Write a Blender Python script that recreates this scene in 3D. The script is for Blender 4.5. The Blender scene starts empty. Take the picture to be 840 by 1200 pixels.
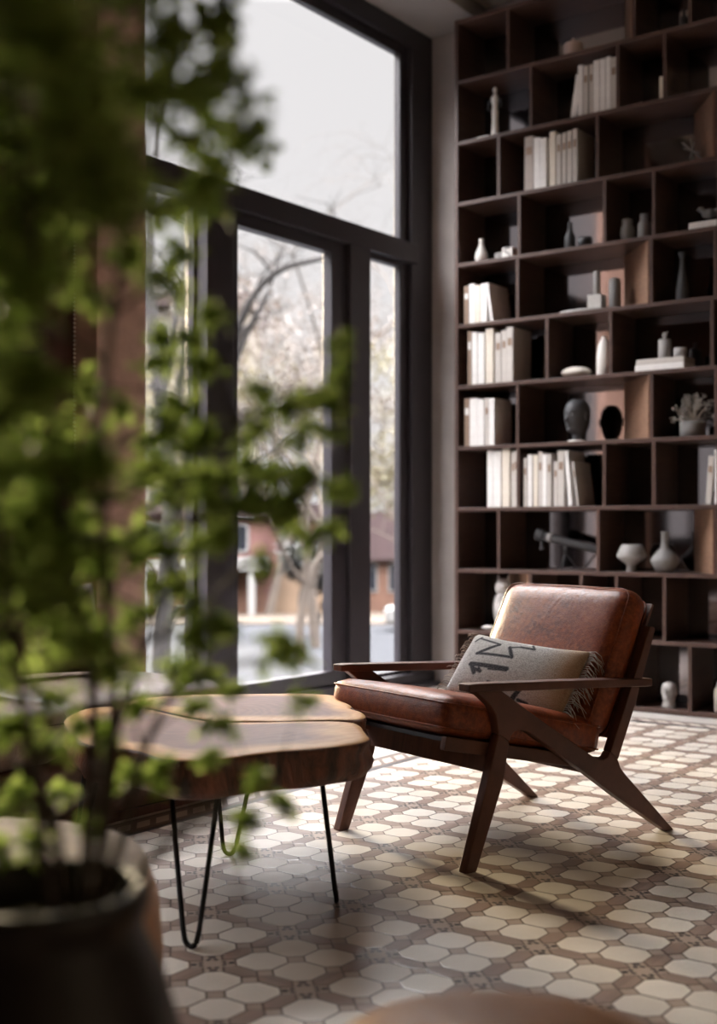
import bpy, bmesh, math, random
from mathutils import Vector, Matrix, Euler
C = bpy.context.scene.collection
PI = math.pi
# ------------------------------------------------------------------ camera, sky, sun, exposure
YAW = math.atan2(1075, 1455)
cam_data = bpy.data.cameras.new('camera')
cam = bpy.data.objects.new('camera', cam_data); C.objects.link(cam)
cam.location = (0, 0, 1.0); cam.rotation_euler = (PI/2, 0, YAW)
cam_data.sensor_fit = 'VERTICAL'; cam_data.sensor_height = 36; cam_data.sensor_width = 25.2
cam_data.lens = 1455/1200*36; cam_data.shift_y = 20/1200
cam_data.clip_start = .05; cam_data.clip_end = 500
cam_data.dof.use_dof = True; cam_data.dof.focus_distance = 3.95
cam_data.dof.aperture_fstop = cam_data.lens/1000/.024
bpy.context.scene.camera = cam
sc = bpy.context.scene
sc.view_settings.view_transform = 'Standard'; sc.view_settings.look = 'None'
sc.view_settings.gamma = 1; sc.view_settings.use_curve_mapping = False
sc.view_settings.exposure = 0.0
sc.cycles.use_denoising = True
sc.cycles.max_bounces = 8; sc.cycles.diffuse_bounces = 5; sc.cycles.glossy_bounces = 4
sc.cycles.transmission_bounces = 6; sc.cycles.transparent_max_bounces = 12
sc.cycles.sample_clamp_indirect = 6
sc.cycles.caustics_reflective = False; sc.cycles.caustics_refractive = False
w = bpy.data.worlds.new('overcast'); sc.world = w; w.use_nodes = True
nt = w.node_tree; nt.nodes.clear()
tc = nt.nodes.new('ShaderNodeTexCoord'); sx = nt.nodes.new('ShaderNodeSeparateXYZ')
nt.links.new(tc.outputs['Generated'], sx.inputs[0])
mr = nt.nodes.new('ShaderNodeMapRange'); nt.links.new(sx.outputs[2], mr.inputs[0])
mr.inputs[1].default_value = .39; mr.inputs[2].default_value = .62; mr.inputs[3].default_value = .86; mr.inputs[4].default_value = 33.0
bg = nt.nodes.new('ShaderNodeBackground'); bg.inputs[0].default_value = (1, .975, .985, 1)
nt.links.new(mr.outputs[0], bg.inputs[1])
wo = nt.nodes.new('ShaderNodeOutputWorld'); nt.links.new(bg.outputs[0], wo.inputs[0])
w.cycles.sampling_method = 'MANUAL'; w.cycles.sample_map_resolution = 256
sun_data = bpy.data.lights.new('sun', 'SUN'); sun = bpy.data.objects.new('sun', sun_data); C.objects.link(sun)
sun_data.energy = 8.5; sun_data.color = (1, .82, .54); sun_data.angle = math.radians(7)
sun.rotation_euler = Vector((1, -.50, -.21)).to_track_quat('-Z', 'Y').to_euler()
sun.location = (-30, 8, 7)

# ------------------------------------------------------------------ node helpers
class NG:
    def __init__(s, name):
        s.m = bpy.data.materials.new(name); s.m.use_nodes = True
        s.t = s.m.node_tree; s.b = s.t.nodes['Principled BSDF']
    def n(s, typ, **kw):
        q = s.t.nodes.new(typ)
        for k, v in kw.items(): setattr(q, k, v)
        return q
    def put(s, sock, v):
        if isinstance(v, bpy.types.NodeSocket): s.t.links.new(v, sock)
        elif isinstance(v, tuple) and len(v) == 3 and sock.type == 'RGBA': sock.default_value = (*v, 1)
        else: sock.default_value = v
    def math(s, op, a, b=0.0, clamp=False):
        q = s.n('ShaderNodeMath', operation=op); q.use_clamp = clamp
        s.put(q.inputs[0], a); s.put(q.inputs[1], b); return q.outputs[0]
    def mix(s, f, a, b):
        q = s.n('ShaderNodeMix', data_type='RGBA'); s.put(q.inputs[0], f); s.put(q.inputs[6], a); s.put(q.inputs[7], b); return q.outputs[2]
    def coord(s, which='Object', scale=(1, 1, 1), rot=(0, 0, 0)):
        c = s.n('ShaderNodeTexCoord'); q = s.n('ShaderNodeMapping'); s.t.links.new(c.outputs[which], q.inputs[0])
        q.inputs['Scale'].default_value = scale; q.inputs['Rotation'].default_value = rot; return q.outputs[0]
    def noise(s, vec, scale=5, detail=4, rough=.55, dist=0):
        q = s.n('ShaderNodeTexNoise'); s.t.links.new(vec, q.inputs[0])
        q.inputs['Scale'].default_value = scale; q.inputs['Detail'].default_value = detail
        q.inputs['Roughness'].default_value = rough; q.inputs['Distortion'].default_value = dist; return q.outputs[0]
    def ramp(s, f, lo, hi, a=0.0, b=1.0):
        q = s.n('ShaderNodeMapRange'); s.put(q.inputs[0], f)
        for i, v in enumerate((lo, hi, a, b)): q.inputs[i+1].default_value = v
        return q.outputs[0]
    def bump(s, h, strength=.3, dist=.01):
        q = s.n('ShaderNodeBump'); s.put(q.inputs['Height'], h); q.inputs['Strength'].default_value = strength
        q.inputs['Distance'].default_value = dist; s.t.links.new(q.outputs[0], s.b.inputs['Normal'])
    def set(s, color=None, rough=None, metal=None, spec=None):
        if color is not None: s.put(s.b.inputs['Base Color'], color)
        if rough is not None: s.put(s.b.inputs['Roughness'], rough)
        if metal is not None: s.put(s.b.inputs['Metallic'], metal)
        if spec is not None: s.put(s.b.inputs['Specular IOR Level'], spec)
        return s

def plain(name, col, rough=.6, metal=0, var=.15, scale=8, bump=0, bscale=60, spec=None):
    g = NG(name); v = g.coord()
    f = g.ramp(g.noise(v, scale), .3, .7)
    dk = tuple(c*(1-var) for c in col); lt = tuple(min(1, c*(1+var)) for c in col)
    g.set(g.mix(f, dk, lt), rough, metal, spec)
    if bump: g.bump(g.noise(v, bscale, 3), bump, .004)
    return g.m
def wood(name, a, b, scale=(3, 60, 60), rough=.45, bump=.15):
    g = NG(name); v = g.coord('Object', scale)
    f = g.noise(v, 1.0, 6, .6, .6)
    big = g.noise(g.coord('Object', tuple(x*.22 for x in scale)), 1.0, 3)
    h = g.ramp(g.math('ADD', g.math('MULTIPLY', f, .7), g.math('MULTIPLY', big, .3)), .35, .65)
    g.set(g.mix(h, a, b), rough); g.bump(f, bump, .002)
    return g.m
def leather(name, a, b, c, rough=.36):
    g = NG(name); v = g.coord()
    n1 = g.ramp(g.noise(v, 9, 5, .65), .35, .68); n2 = g.ramp(g.noise(v, 55, 4, .7), .42, .68)
    col = g.mix(g.math('MULTIPLY', n2, .55), g.mix(n1, a, b), c)
    g.set(col, g.ramp(n2, 0, 1, rough-.05, rough+.13))
    wr = g.noise(g.coord('Object', (1, 1, .5)), 7, 3, .6, 1.5)
    g.set(spec=.4); q = g.n('ShaderNodeTexVoronoi'); g.t.links.new(v, q.inputs[0]); q.inputs['Scale'].default_value = 260
    g.bump(g.math('ADD', g.math('MULTIPLY', wr, .38), g.math('MULTIPLY', q.outputs[0], .05)), .45, .02)
    return g.m

MAT = {}
MAT['walnut'] = wood('chair_walnut', (.052, .0155, .0085), (.135, .048, .026), (40, 6, 6), .55)
MAT['case'] = wood('bookcase_walnut', (.040, .021, .017), (.088, .046, .034), (5, 50, 70), .42)
MAT['caseside'] = wood('bookcase_walnut_upright', (.040, .021, .017), (.088, .046, .034), (50, 6, 70), .42)
MAT['litwood'] = wood('bookcase_lit_wood', (.17, .095, .062), (.27, .155, .10), (5, 40, 60), .5)  # paler tone stands for lit areas in the bookcase cells
MAT['leather'] = leather('cognac_leather', (.120, .021, .007), (.25, .050, .014), (.43, .115, .033), .43)
MAT['sofa'] = leather('brown_leather', (.075, .042, .030), (.13, .078, .056), (.17, .10, .07), .42)
MAT['seat'] = leather('taupe_leather', (.20, .145, .11), (.28, .21, .165), (.33, .26, .21), .5)
MAT['tan'] = leather('tan_leather', (.36, .17, .075), (.46, .23, .11), (.52, .28, .14), .45)
MAT['beige'] = plain('beige_fabric', (.52, .44, .36), .85, var=.1, scale=30, bump=.3, bscale=400)
MAT['frame'] = plain('window_frame_paint', (.026, .022, .027), .42, var=.12)
MAT['plaster'] = plain('grey_plaster', (0.34, 0.31, 0.295), .85, var=.12, scale=4, bump=.25, bscale=90)
MAT['ceil'] = plain('ceiling_grey', (0.3, 0.275, 0.26), .9, var=.06, scale=3)
MAT['cream'] = plain('ceiling_cream', (0.8, 0.72, 0.6), .9, var=.05, scale=3)
MAT['pier'] = plain('brown_concrete', (0.47, 0.315, 0.26), .85, var=.16, scale=7, bump=.3, bscale=70)
MAT['panel'] = wood('wall_panel_wood', (.050, .022, .018), (.095, .042, .033), (40, 40, 3), .5)
MAT['mirror'] = plain('tinted_mirror', (0.2, 0.18, 0.185), .06, 1, var=.03)
MAT['iron'] = plain('black_iron', (.02, .019, .02), .45, .6, var=.2)
MAT['pot'] = plain('dark_glazed_clay', (0.014, 0.0075, 0.0065), .5, var=.3, scale=12, bump=.2)
MAT['soil'] = plain('potting_soil', (.10, .075, .06), .95, var=.4, scale=40, bump=.9, bscale=80)
MAT['stem'] = plain('stem_bark', (.055, .040, .033), .8, var=.3, scale=40)
MAT['white'] = plain('white_ceramic', (0.78, 0.76, 0.73), .5, var=.05)
MAT['offwhite'] = plain('bone_ceramic', (.60, .56, .51), .55, var=.08)
MAT['marble'] = plain('veined_marble', (.50, .48, .47), .4, var=.45, scale=14)
MAT['grey'] = plain('grey_stoneware', (0.19, 0.187, 0.187), .6, var=.1)
MAT['midgrey'] = plain('light_grey_stoneware', (0.31, 0.3, 0.295), .6, var=.1, scale=30)
MAT['dkgrey'] = plain('slate_ceramic', (0.048, 0.05, 0.056), .55, var=.15)
MAT['black'] = plain('black_ceramic', (.022, .022, .025), .5, var=.2)
MAT['concrete'] = plain('pale_concrete', (.50, .49, .47), .8, var=.12, scale=20, bump=.2)
MAT['pinkclay'] = plain('pink_clay', (.50, .40, .36), .7, var=.08)
for k, c in dict(w=(.82, .81, .80), c=(.74, .68, .59), g=(.54, .51, .48), t=(.27, .19, .14), p=(.40, .35, .32)).items():
    MAT['book_'+k] = plain('book_cover_'+k, c, .65, var=.07, scale=25)
MAT['pages'] = plain('book_pages', (.30, .20, .15), .9, var=.12, scale=60)
MAT['asphalt'] = plain('asphalt', (0.024, 0.0255, 0.029), .95, var=.08, scale=.4, spec=.1)
MAT['verge'] = plain('dry_verge', (0.042, 0.03, 0.02), .95, var=.3, scale=1)
MAT['pink'] = plain('pink_render', (0.095, 0.043, 0.037), .9, var=.15, scale=1.2)
MAT['peach'] = plain('peach_render', (0.12, 0.08, 0.052), .9, var=.1, scale=1)
MAT['rust'] = plain('tan_brick', (0.078, 0.038, 0.024), .9, var=.15, scale=2)
MAT['maroon'] = plain('maroon_roof', (0.032, 0.017, 0.018), .85, var=.25, scale=2)
MAT['facade'] = plain('ochre_render', (0.1, 0.085, 0.058), .9, var=.12, scale=.6)
MAT['trim'] = plain('white_paint', (0.15, 0.147, 0.143), .7, var=.05)
MAT['dkglass'] = plain('dark_window_glass', (0.006, 0.0075, 0.012), .2, var=.2)
MAT['bark'] = plain('tree_bark', (0.01, 0.0078, 0.007), .9, var=.3, scale=3)
MAT['twig'] = plain('pale_twigs', (0.062, 0.048, 0.038), .9, var=.2, scale=3)
MAT['rubber'] = plain('tyre_rubber', (.03, .03, .03), .8)

def glass_mat():
    g = NG('window_glass'); t = g.t; t.nodes.remove(g.b)
    tr = g.n('ShaderNodeBsdfTransparent'); gl = g.n('ShaderNodeBsdfGlossy'); gl.inputs['Roughness'].default_value = .02
    fr = g.n('ShaderNodeFresnel'); fr.inputs[0].default_value = 1.35
    geo = g.n('ShaderNodeNewGeometry'); mx = g.n('ShaderNodeMixShader')
    t.links.new(g.math('MULTIPLY', fr.outputs[0], g.math('SUBTRACT', 1.0, geo.outputs['Backfacing'])), mx.inputs[0]); t.links.new(tr.outputs[0], mx.inputs[1]); t.links.new(gl.outputs[0], mx.inputs[2])
    t.links.new(mx.outputs[0], t.nodes['Material Output'].inputs[0]); return g.m
MAT['glass'] = glass_mat()
def leaf_mat(name, a, b, trans=.55):
    g = NG(name); t = g.t
    oi = g.n('ShaderNodeNewGeometry')
    col = g.mix(oi.outputs['Random Per Island'], a, b)
    g.set(col, .5)
    tl = g.n('ShaderNodeBsdfTranslucent'); t.links.new(col, tl.inputs[0])
    mx = g.n('ShaderNodeMixShader'); mx.inputs[0].default_value = trans
    t.links.new(g.b.outputs[0], mx.inputs[1]); t.links.new(tl.outputs[0], mx.inputs[2])
    t.links.new(mx.outputs[0], t.nodes['Material Output'].inputs[0]); return g.m
MAT['leaf'] = leaf_mat('shrub_leaves', (.19, .29, .055), (.46, .58, .17))
MAT['treeleaf'] = leaf_mat('spring_leaves', (.088, .073, .036), (.125, .11, .055), .4)
MAT['bud'] = leaf_mat('winter_buds', (.060, .045, .036), (.095, .074, .060), .3)
MAT['dryflower'] = leaf_mat('dried_flowers', (.25, .235, .215), (.40, .375, .345), .2)
MAT['ivy'] = leaf_mat('ivy_leaves', (.008, .010, .0075), (.021, .020, .0165), .2)

def floor_mat():
    g = NG('encaustic_tiles'); M = g.math
    c = g.n('ShaderNodeTexCoord'); sp = g.n('ShaderNodeSeparateXYZ'); g.t.links.new(c.outputs['Object'], sp.inputs[0])
    X, Y = sp.outputs[0], sp.outputs[1]
    T = .272
    def cell(v, off): return M('FRACT', M('DIVIDE', M('ADD', v, off), T))
    u = cell(X, 1.423+27.2); v = cell(Y, -3.186+27.2)          # crossings at the cell corners
    qx = M('ABSOLUTE', M('SUBTRACT', u, .5)); qy = M('ABSOLUTE', M('SUBTRACT', v, .5))
    # cream octagons, four to a cell
    ax = M('ABSOLUTE', M('SUBTRACT', qx, .207)); ay = M('ABSOLUTE', M('SUBTRACT', qy, .207))
    def octa(ax, ay, h, k): return M('MAXIMUM', M('MAXIMUM', M('SUBTRACT', ax, h), M('SUBTRACT', ay, h)), M('SUBTRACT', M('MULTIPLY', M('ADD', ax, ay), .7071), k))
    so = octa(ax, ay, .199, .214)
    # brown long hexagons along the cell edges, two to an edge
    def hexa(d, l):                                              # d: distance from the edge line, l: along it
        a = M('ABSOLUTE', M('SUBTRACT', l, .190))
        return M('MAXIMUM', M('SUBTRACT', d, .084), M('SUBTRACT', M('MULTIPLY', M('ADD', d, a), .7071), .131))
    ex = M('SUBTRACT', .5, qx); ey = M('SUBTRACT', .5, qy)
    sh = M('MINIMUM', hexa(ex, qy), hexa(ey, qx))
    # small pieces at the crossing: dark triangles in a pinwheel
    cx = M('MINIMUM', ex, ey); cy = M('MAXIMUM', ex, ey)
    tri = M('MINIMUM', M('MAXIMUM', M('SUBTRACT', M('ABSOLUTE', M('SUBTRACT', ex, ey)), .045), M('SUBTRACT', M('ABSOLUTE', M('SUBTRACT', M('ADD', ex, ey), .225)), .035)), M('MAXIMUM', M('SUBTRACT', M('ABSOLUTE', M('SUBTRACT', cy, .092)), .020), M('SUBTRACT', M('ABSOLUTE', M('SUBTRACT', cx, .048)), .024)))
    def less(s, w=.004): return g.ramp(s, -w, w, 1, 0)
    rnd = g.n('ShaderNodeTexWhiteNoise'); rnd.noise_dimensions = '2D'
    cm = g.n('ShaderNodeCombineXYZ')
    g.put(cm.inputs[0], M('FLOOR', M('DIVIDE', M('ADD', X, 1.423+27.2), T/2))); g.put(cm.inputs[1], M('FLOOR', M('DIVIDE', M('ADD', Y, -3.186+27.2), T/2)))
    g.t.links.new(cm.outputs[0], rnd.inputs['Vector'])
    stain = g.noise(c.outputs['Object'], 3, 4); fine = g.noise(c.outputs['Object'], 45, 3)
    mixf = M('ADD', M('MULTIPLY', rnd.outputs[0], .85), M('MULTIPLY', fine, .15))
    cream = g.mix(mixf, (.62, .565, .495), (.74, .69, .62))
    brown = g.mix(mixf, (.235, .165, .135), (.32, .23, .19))
    grout = (.10, .066, .05)
    small = (.40, .315, .26); dark = (.035, .03, .032)
    col = g.mix(less(M('SUBTRACT', M('MINIMUM', cy, M('ADD', qx, qy)), .0)), small, small)
    # everything that is neither octagon nor hexagon is a small cream piece with dark joints around it
    gap = M('MINIMUM', so, sh)
    col = g.mix(less(M('SUBTRACT', gap, .013)), small, grout)
    col = g.mix(less(tri), col, dark)
    col = g.mix(less(M('ADD', sh, .004)), col, brown)
    col = g.mix(less(M('ADD', so, .002)), col, cream)
    # border: bands parallel to the walls, measured from the nearest of the window wall and the bookcase
    bx = M('SUBTRACT', -3.005, X); by = M('SUBTRACT', Y, 6.035)
    b = M('MAXIMUM', bx, by)
    al = M('FRACT', M('DIVIDE', M('ADD', X, M('ADD', Y, 27.0)), .09))
    chain = M('MAXIMUM', M('SUBTRACT', M('ABSOLUTE', M('SUBTRACT', b, .085)), .03), M('SUBTRACT', M('ABSOLUTE', M('SUBTRACT', al, .5)), .34))
    bcol = g.mix(less(chain, .003), (.17, .125, .105), (.66, .60, .53))
    def band(lo, hi): return M('MULTIPLY', M('GREATER_THAN', b, lo), M('LESS_THAN', b, hi))
    bcol = g.mix(band(0, .03), bcol, (.05, .05, .062)); bcol = g.mix(band(.14, .155), bcol, (.06, .055, .06))
    bcol = g.mix(M('GREATER_THAN', b, .155), bcol, g.mix(fine, (.50, .47, .44), (.60, .57, .53)))
    col = g.mix(M('GREATER_THAN', b, 0), col, bcol)
    col = g.mix(M('MULTIPLY', g.ramp(stain, .45, .75), .16), col, (.30, .22, .16))
    g.set(col, .30, 0, .5)
    q = g.n('ShaderNodeBump'); g.put(q.inputs['Height'], M('MULTIPLY', less(M('SUBTRACT', gap, 0), .012), 1.0)); q.inputs['Strength'].default_value = .35; q.inputs['Distance'].default_value = .002
    g.t.links.new(q.outputs[0], g.b.inputs['Normal'])
    return g.m
MAT['floor'] = floor_mat()

def slab_mat():
    g = NG('walnut_slab_top'); M = g.math
    v = g.coord(); n = g.noise(v, 2.2, 4, .6)
    sp = g.n('ShaderNodeSeparateXYZ'); g.t.links.new(v, sp.inputs[0])
    x = M('SUBTRACT', sp.outputs[0], -.05); y = M('SUBTRACT', sp.outputs[1], 0)
    r = M('SQRT', M('ADD', M('MULTIPLY', x, x), M('MULTIPLY', y, y)))
    ring = M('SINE', M('MULTIPLY', M('ADD', r, M('MULTIPLY', n, .30)), 210))
    f = g.ramp(M('ADD', M('MULTIPLY', ring, .10), g.noise(v, 5, 5, .6)), .25, .85)
    a = g.n('ShaderNodeAttribute'); a.attribute_name = 'rim'
    core = g.mix(f, (.16, .062, .034), (.31, .14, .078))
    sap = g.mix(f, (.60, .30, .11), (.76, .46, .20))
    e = g.ramp(M('ADD', a.outputs['Fac'], M('MULTIPLY', M('SUBTRACT', n, .5), .5)), .66, .86)
    g.set(g.mix(e, core, sap), .5, 0, .35); g.bump(f, .1, .002)
    return g.m
MAT['slab'] = slab_mat()
def bark_edge():
    g = NG('slab_bark'); v = g.coord('Object', (14, 14, 3)); n = g.noise(v, 1.3, 6, .65, .7)
    g.set(g.mix(g.ramp(n, .35, .68), (.035, .015, .010), (.24, .085, .042)), .42); g.bump(n, .8, .02); return g.m
MAT['barkedge'] = bark_edge()

def kilim_mat():
    g = NG('kilim_weave'); M = g.math
    c = g.n('ShaderNodeUVMap'); sp = g.n('ShaderNodeSeparateXYZ'); g.t.links.new(c.outputs[0], sp.inputs[0])
    n0 = g.noise(c.outputs[0], 60, 3); U = M('ADD', sp.outputs[0], M('MULTIPLY', M('SUBTRACT', n0, .5), .012)); V = sp.outputs[1]
    def seg(p, q, wd):
        (x0, y0), (x1, y1) = p, q; dx, dy = x1-x0, (y1-y0)*.55; L = dx*dx+dy*dy
        px = M('SUBTRACT', U, x0); py = M('MULTIPLY', M('SUBTRACT', V, y0), .55)
        h = M('DIVIDE', M('ADD', M('MULTIPLY', px, dx), M('MULTIPLY', py, dy)), L, True)
        ex = M('SUBTRACT', px, M('MULTIPLY', h, dx)); ey = M('SUBTRACT', py, M('MULTIPLY', h, dy))
        return M('SUBTRACT', M('SQRT', M('ADD', M('MULTIPLY', ex, ex), M('MULTIPLY', ey, ey))), wd)
    segs = [((.07, .84), (.10, .92), .006), ((.10, .90), (.31, .83), .006), ((.31, .82), (.17, .63), .011), ((.16, .63), (.48, .64), .008), ((.48, .64), (.41, .80), .010), ((.41, .79), (.49, .84), .006), ((.49, .84), (.61, .84), .008), ((.61, .84), (.57, .92), .006),
            ((.16, .46), (.49, .46), .013), ((.17, .46), (.23, .34), .013), ((.20, .40), (.28, .37), .010), ((.28, .36), (.25, .42), .007), ((.34, .42), (.49, .44), .006),
            ((.38, .24), (.52, .21), .010), ((.52, .21), (.66, .23), .010), ((.65, .22), (.61, .08), .014), ((.60, .08), (.52, .12), .010), ((.66, .10), (.74, .08), .008),
            ((.15, .15), (.33, .05), .012), ((.30, .12), (.36, .04), .010), ((.70, .07), (.86, .03), .008), ((.56, .96), (.70, .97), .005)]
    d = None
    for s_ in segs:
        k = seg(s_[0], s_[1], s_[2]*1.3); d = k if d is None else M('MINIMUM', d, k)
    weave = g.noise(g.n('ShaderNodeUVMap').outputs[0], 85, 3)
    base = g.mix(g.ramp(weave, .3, .7), (.36, .345, .33), (.76, .745, .72))
    mott = g.ramp(g.noise(c.outputs[0], 24, 5, .7), .48, .68)
    base = g.mix(M('MULTIPLY', mott, .6), base, (.27, .25, .235))
    oc = g.ramp(M('ADD', U, M('MULTIPLY', M('SUBTRACT', n0, .5), .10)), .70, .92)
    base = g.mix(M('MULTIPLY', oc, .75), base, g.mix(weave, (.34, .19, .085), (.50, .32, .17)))
    ink = M('MULTIPLY', g.ramp(d, -.004, .007, 1, 0), g.ramp(weave, .25, .5, .55, 1))
    g.set(g.mix(ink, base, (.035, .035, .043)), .95, 0, .2)
    g.bump(weave, .5, .004); return g.m
MAT['kilim'] = kilim_mat()
MAT['thread'] = plain('cotton_thread', (.50, .44, .38), .9, var=.25, scale=30)
MAT['throw'] = plain('brown_woven_throw', (.13, .075, .055), .9, var=.35, scale=25, bump=.5, bscale=150)

# ------------------------------------------------------------------ mesh helpers
class MB:
    def __init__(s): s.v = []; s.f = []; s.mi = []; s.uv = {}
    def add(s, vs, fs, mi=0):
        o = len(s.v); s.v += [tuple(v) for v in vs]; s.f += [tuple(i+o for i in f) for f in fs]; s.mi += [mi]*len(fs); return o
    def box(s, x0, x1, y0, y1, z0, z1, M=None):
        vs = [Vector((x, y, z)) for x in (x0, x1) for y in (y0, y1) for z in (z0, z1)]
        if M is not None: vs = [M @ v for v in vs]
        s.add(vs, [(0, 1, 3, 2), (4, 6, 7, 5), (0, 4, 5, 1), (2, 3, 7, 6), (0, 2, 6, 4), (1, 5, 7, 3)]); return s
    def prism(s, poly, a0, a1, fn):
        n = len(poly); vs = [fn(p, a0) for p in poly]+[fn(p, a1) for p in poly]
        s.add(vs, [tuple(range(n))[::-1], tuple(range(n, 2*n))]+[(i, (i+1) % n, (i+1) % n+n, i+n) for i in range(n)]); return s
    def lathe(s, prof, n=28, c=(0, 0, 0), sx=1, sy=1, bump=None):
        vs = []; fs = []
        for r, z in prof:
            for k in range(n):
                a = 2*PI*k/n; rr = r*(bump(a, z) if bump else 1)
                vs.append((c[0]+rr*math.cos(a)*sx, c[1]+rr*math.sin(a)*sy, c[2]+z))
        m = len(prof)
        for i in range(m-1):
            for k in range(n): fs.append((i*n+k, i*n+(k+1) % n, (i+1)*n+(k+1) % n, (i+1)*n+k))
        if prof[0][0] > 1e-4: fs.append(tuple(range(n))[::-1])
        if prof[-1][0] > 1e-4: fs.append(tuple(range((m-1)*n, m*n)))
        s.add(vs, fs); return s
    def tube(s, pts, rad, n=8, cap=True):
        pts = [Vector(p) for p in pts]; m = len(pts)
        if not isinstance(rad, (list, tuple)): rad = [rad]*m
        vs = []; fs = []; up = Vector((.31, .2, .93))
        for i, p in enumerate(pts):
            t = (pts[min(i+1, m-1)]-pts[max(i-1, 0)]).normalized()
            a = t.cross(up)
            if a.length < 1e-3: a = t.cross(Vector((1, 0, 0)))
            a.normalize(); b = t.cross(a)
            for k in range(n):
                w_ = 2*PI*k/n; vs.append(p+(a*math.cos(w_)+b*math.sin(w_))*rad[i])
        for i in range(m-1):
            for k in range(n): fs.append((i*n+k, i*n+(k+1) % n, (i+1)*n+(k+1) % n, (i+1)*n+k))
        if cap: fs += [tuple(range(n))[::-1], tuple(range((m-1)*n, m*n))]
        s.add(vs, fs); return s
    def ball(s, c, rx, ry=None, rz=None, n=20, m=12, M=None):
        ry = ry or rx; rz = rz or rx
        prof = [(math.sin(PI*i/m), -math.cos(PI*i/m)) for i in range(m+1)]
        vs = []; fs = []
        for r, z in prof:
            for k in range(n):
                a = 2*PI*k/n; v = Vector((r*math.cos(a)*rx, r*math.sin(a)*ry, z*rz))
                if M is not None: v = M @ v
                vs.append(v+Vector(c))
        for i in range(m):
            for k in range(n): fs.append((i*n+k, i*n+(k+1) % n, (i+1)*n+(k+1) % n, (i+1)*n+k))
        s.add(vs, fs); return s
    def leaf(s, p, d, nrm, L, W):
        side = d.cross(nrm)
        if side.length < 1e-4: side = Vector((1, 0, 0))
        side.normalize(); up = side.cross(d).normalized()
        p = Vector(p)
        s.add([p, p+d*L*.3+side*W*.45+up*W*.1, p+d*L*.7+side*W*.4+up*W*.12, p+d*L, p+d*L*.7-side*W*.4+up*W*.12, p+d*L*.3-side*W*.45+up*W*.1], [(0, 1, 2, 3), (0, 3, 4, 5)])
    def cushion(s, L, W, T, r, puff=0, n=14, M=None, top_only=False):
        """a padded box L x W x T with rounded edges r, its two big faces blown out by puff"""
        def side(o, ax, bx, na, nb):
            vs = []
            for i in range(na+1):
                for j in range(nb+1): vs.append(o+ax*(i/na)+bx*(j/nb))
            return vs, [(i*(nb+1)+j, (i+1)*(nb+1)+j, (i+1)*(nb+1)+j+1, i*(nb+1)+j+1) for i in range(na) for j in range(nb)]
        h = Vector((L/2, W/2, T/2)); ex, ey, ez = Vector((L, 0, 0)), Vector((0, W, 0)), Vector((0, 0, T))
        nz = 6
        for o, a, b, na, nb in ((-h, ey, ex, n, n), (Vector((-h.x, -h.y, h.z)), ex, ey, n, n), (-h, ex, ez, n, nz), (Vector((-h.x, h.y, -h.z)), ez, ex, nz, n), (-h, ez, ey, nz, n), (Vector((h.x, -h.y, -h.z)), ey, ez, n, nz)):
            vs, fs = side(o, a, b, na, nb); out = []
            for v in vs:
                q = Vector([max(-h[k]+r, min(h[k]-r, v[k])) for k in range(3)]); d = v-q
                if d.length > 1e-6: v = q+d.normalized()*min(d.length, r)
                u, w_ = v.x/h.x, v.y/h.y; tz = v.z/h.z
                v = v.copy(); v.z += puff*tz*max(0, 1-u*u)**.6*max(0, 1-w_*w_)**.6
                v.x += puff*.5*(1-tz*tz)*u*(1-w_*w_); v.y += puff*.5*(1-tz*tz)*w_*(1-u*u)
                out.append(M @ v if M is not None else v)
            s.add(out, fs)
        return s
    def build(s, name, mat, parent=None, bevel=0, smooth=False, loc=None, rot=None, mats=None, weld=True, seg=2):
        me = bpy.data.meshes.new(name); me.from_pydata(s.v, [], s.f)
        for m in ([mat] if mats is None else mats): me.materials.append(m)
        if mats is not None: me.polygons.foreach_set('material_index', s.mi)
        bm = bmesh.new(); bm.from_mesh(me)
        if weld: bmesh.ops.remove_doubles(bm, verts=bm.verts, dist=1e-5)
        if weld: bmesh.ops.recalc_face_normals(bm, faces=bm.faces)
        bm.to_mesh(me); bm.free()
        if smooth: me.polygons.foreach_set('use_smooth', [True]*len(me.polygons))
        o = bpy.data.objects.new(name, me); C.objects.link(o)
        if parent is not None: o.parent = parent
        if loc: o.location = loc
        if rot: o.rotation_euler = rot
        if bevel:
            b = o.modifiers.new('edge', 'BEVEL'); b.width = bevel; b.segments = seg; b.limit_method = 'ANGLE'; b.angle_limit = math.radians(35)
            me.polygons.foreach_set('use_smooth', [True]*len(me.polygons))
            wn = o.modifiers.new('normals', 'WEIGHTED_NORMAL'); wn.keep_sharp = True
        return o

def tag(o, label, cat, group=None, kind=None):
    o['label'] = label; o['category'] = cat
    if group: o['group'] = group
    if kind: o['kind'] = kind
    return o
def thing(name, label, cat, loc=(0, 0, 0), rz=0, group=None):
    o = bpy.data.objects.new(name, None); C.objects.link(o); o.location = loc; o.rotation_euler = (0, 0, rz); o.empty_display_size = .05
    return tag(o, label, cat, group)
def struct(o): o['kind'] = 'structure'; return o
def structroot(name):
    o = bpy.data.objects.new(name, None); C.objects.link(o); o['kind'] = 'structure'; return o
def B(*a): return MB().box(*a)

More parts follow.
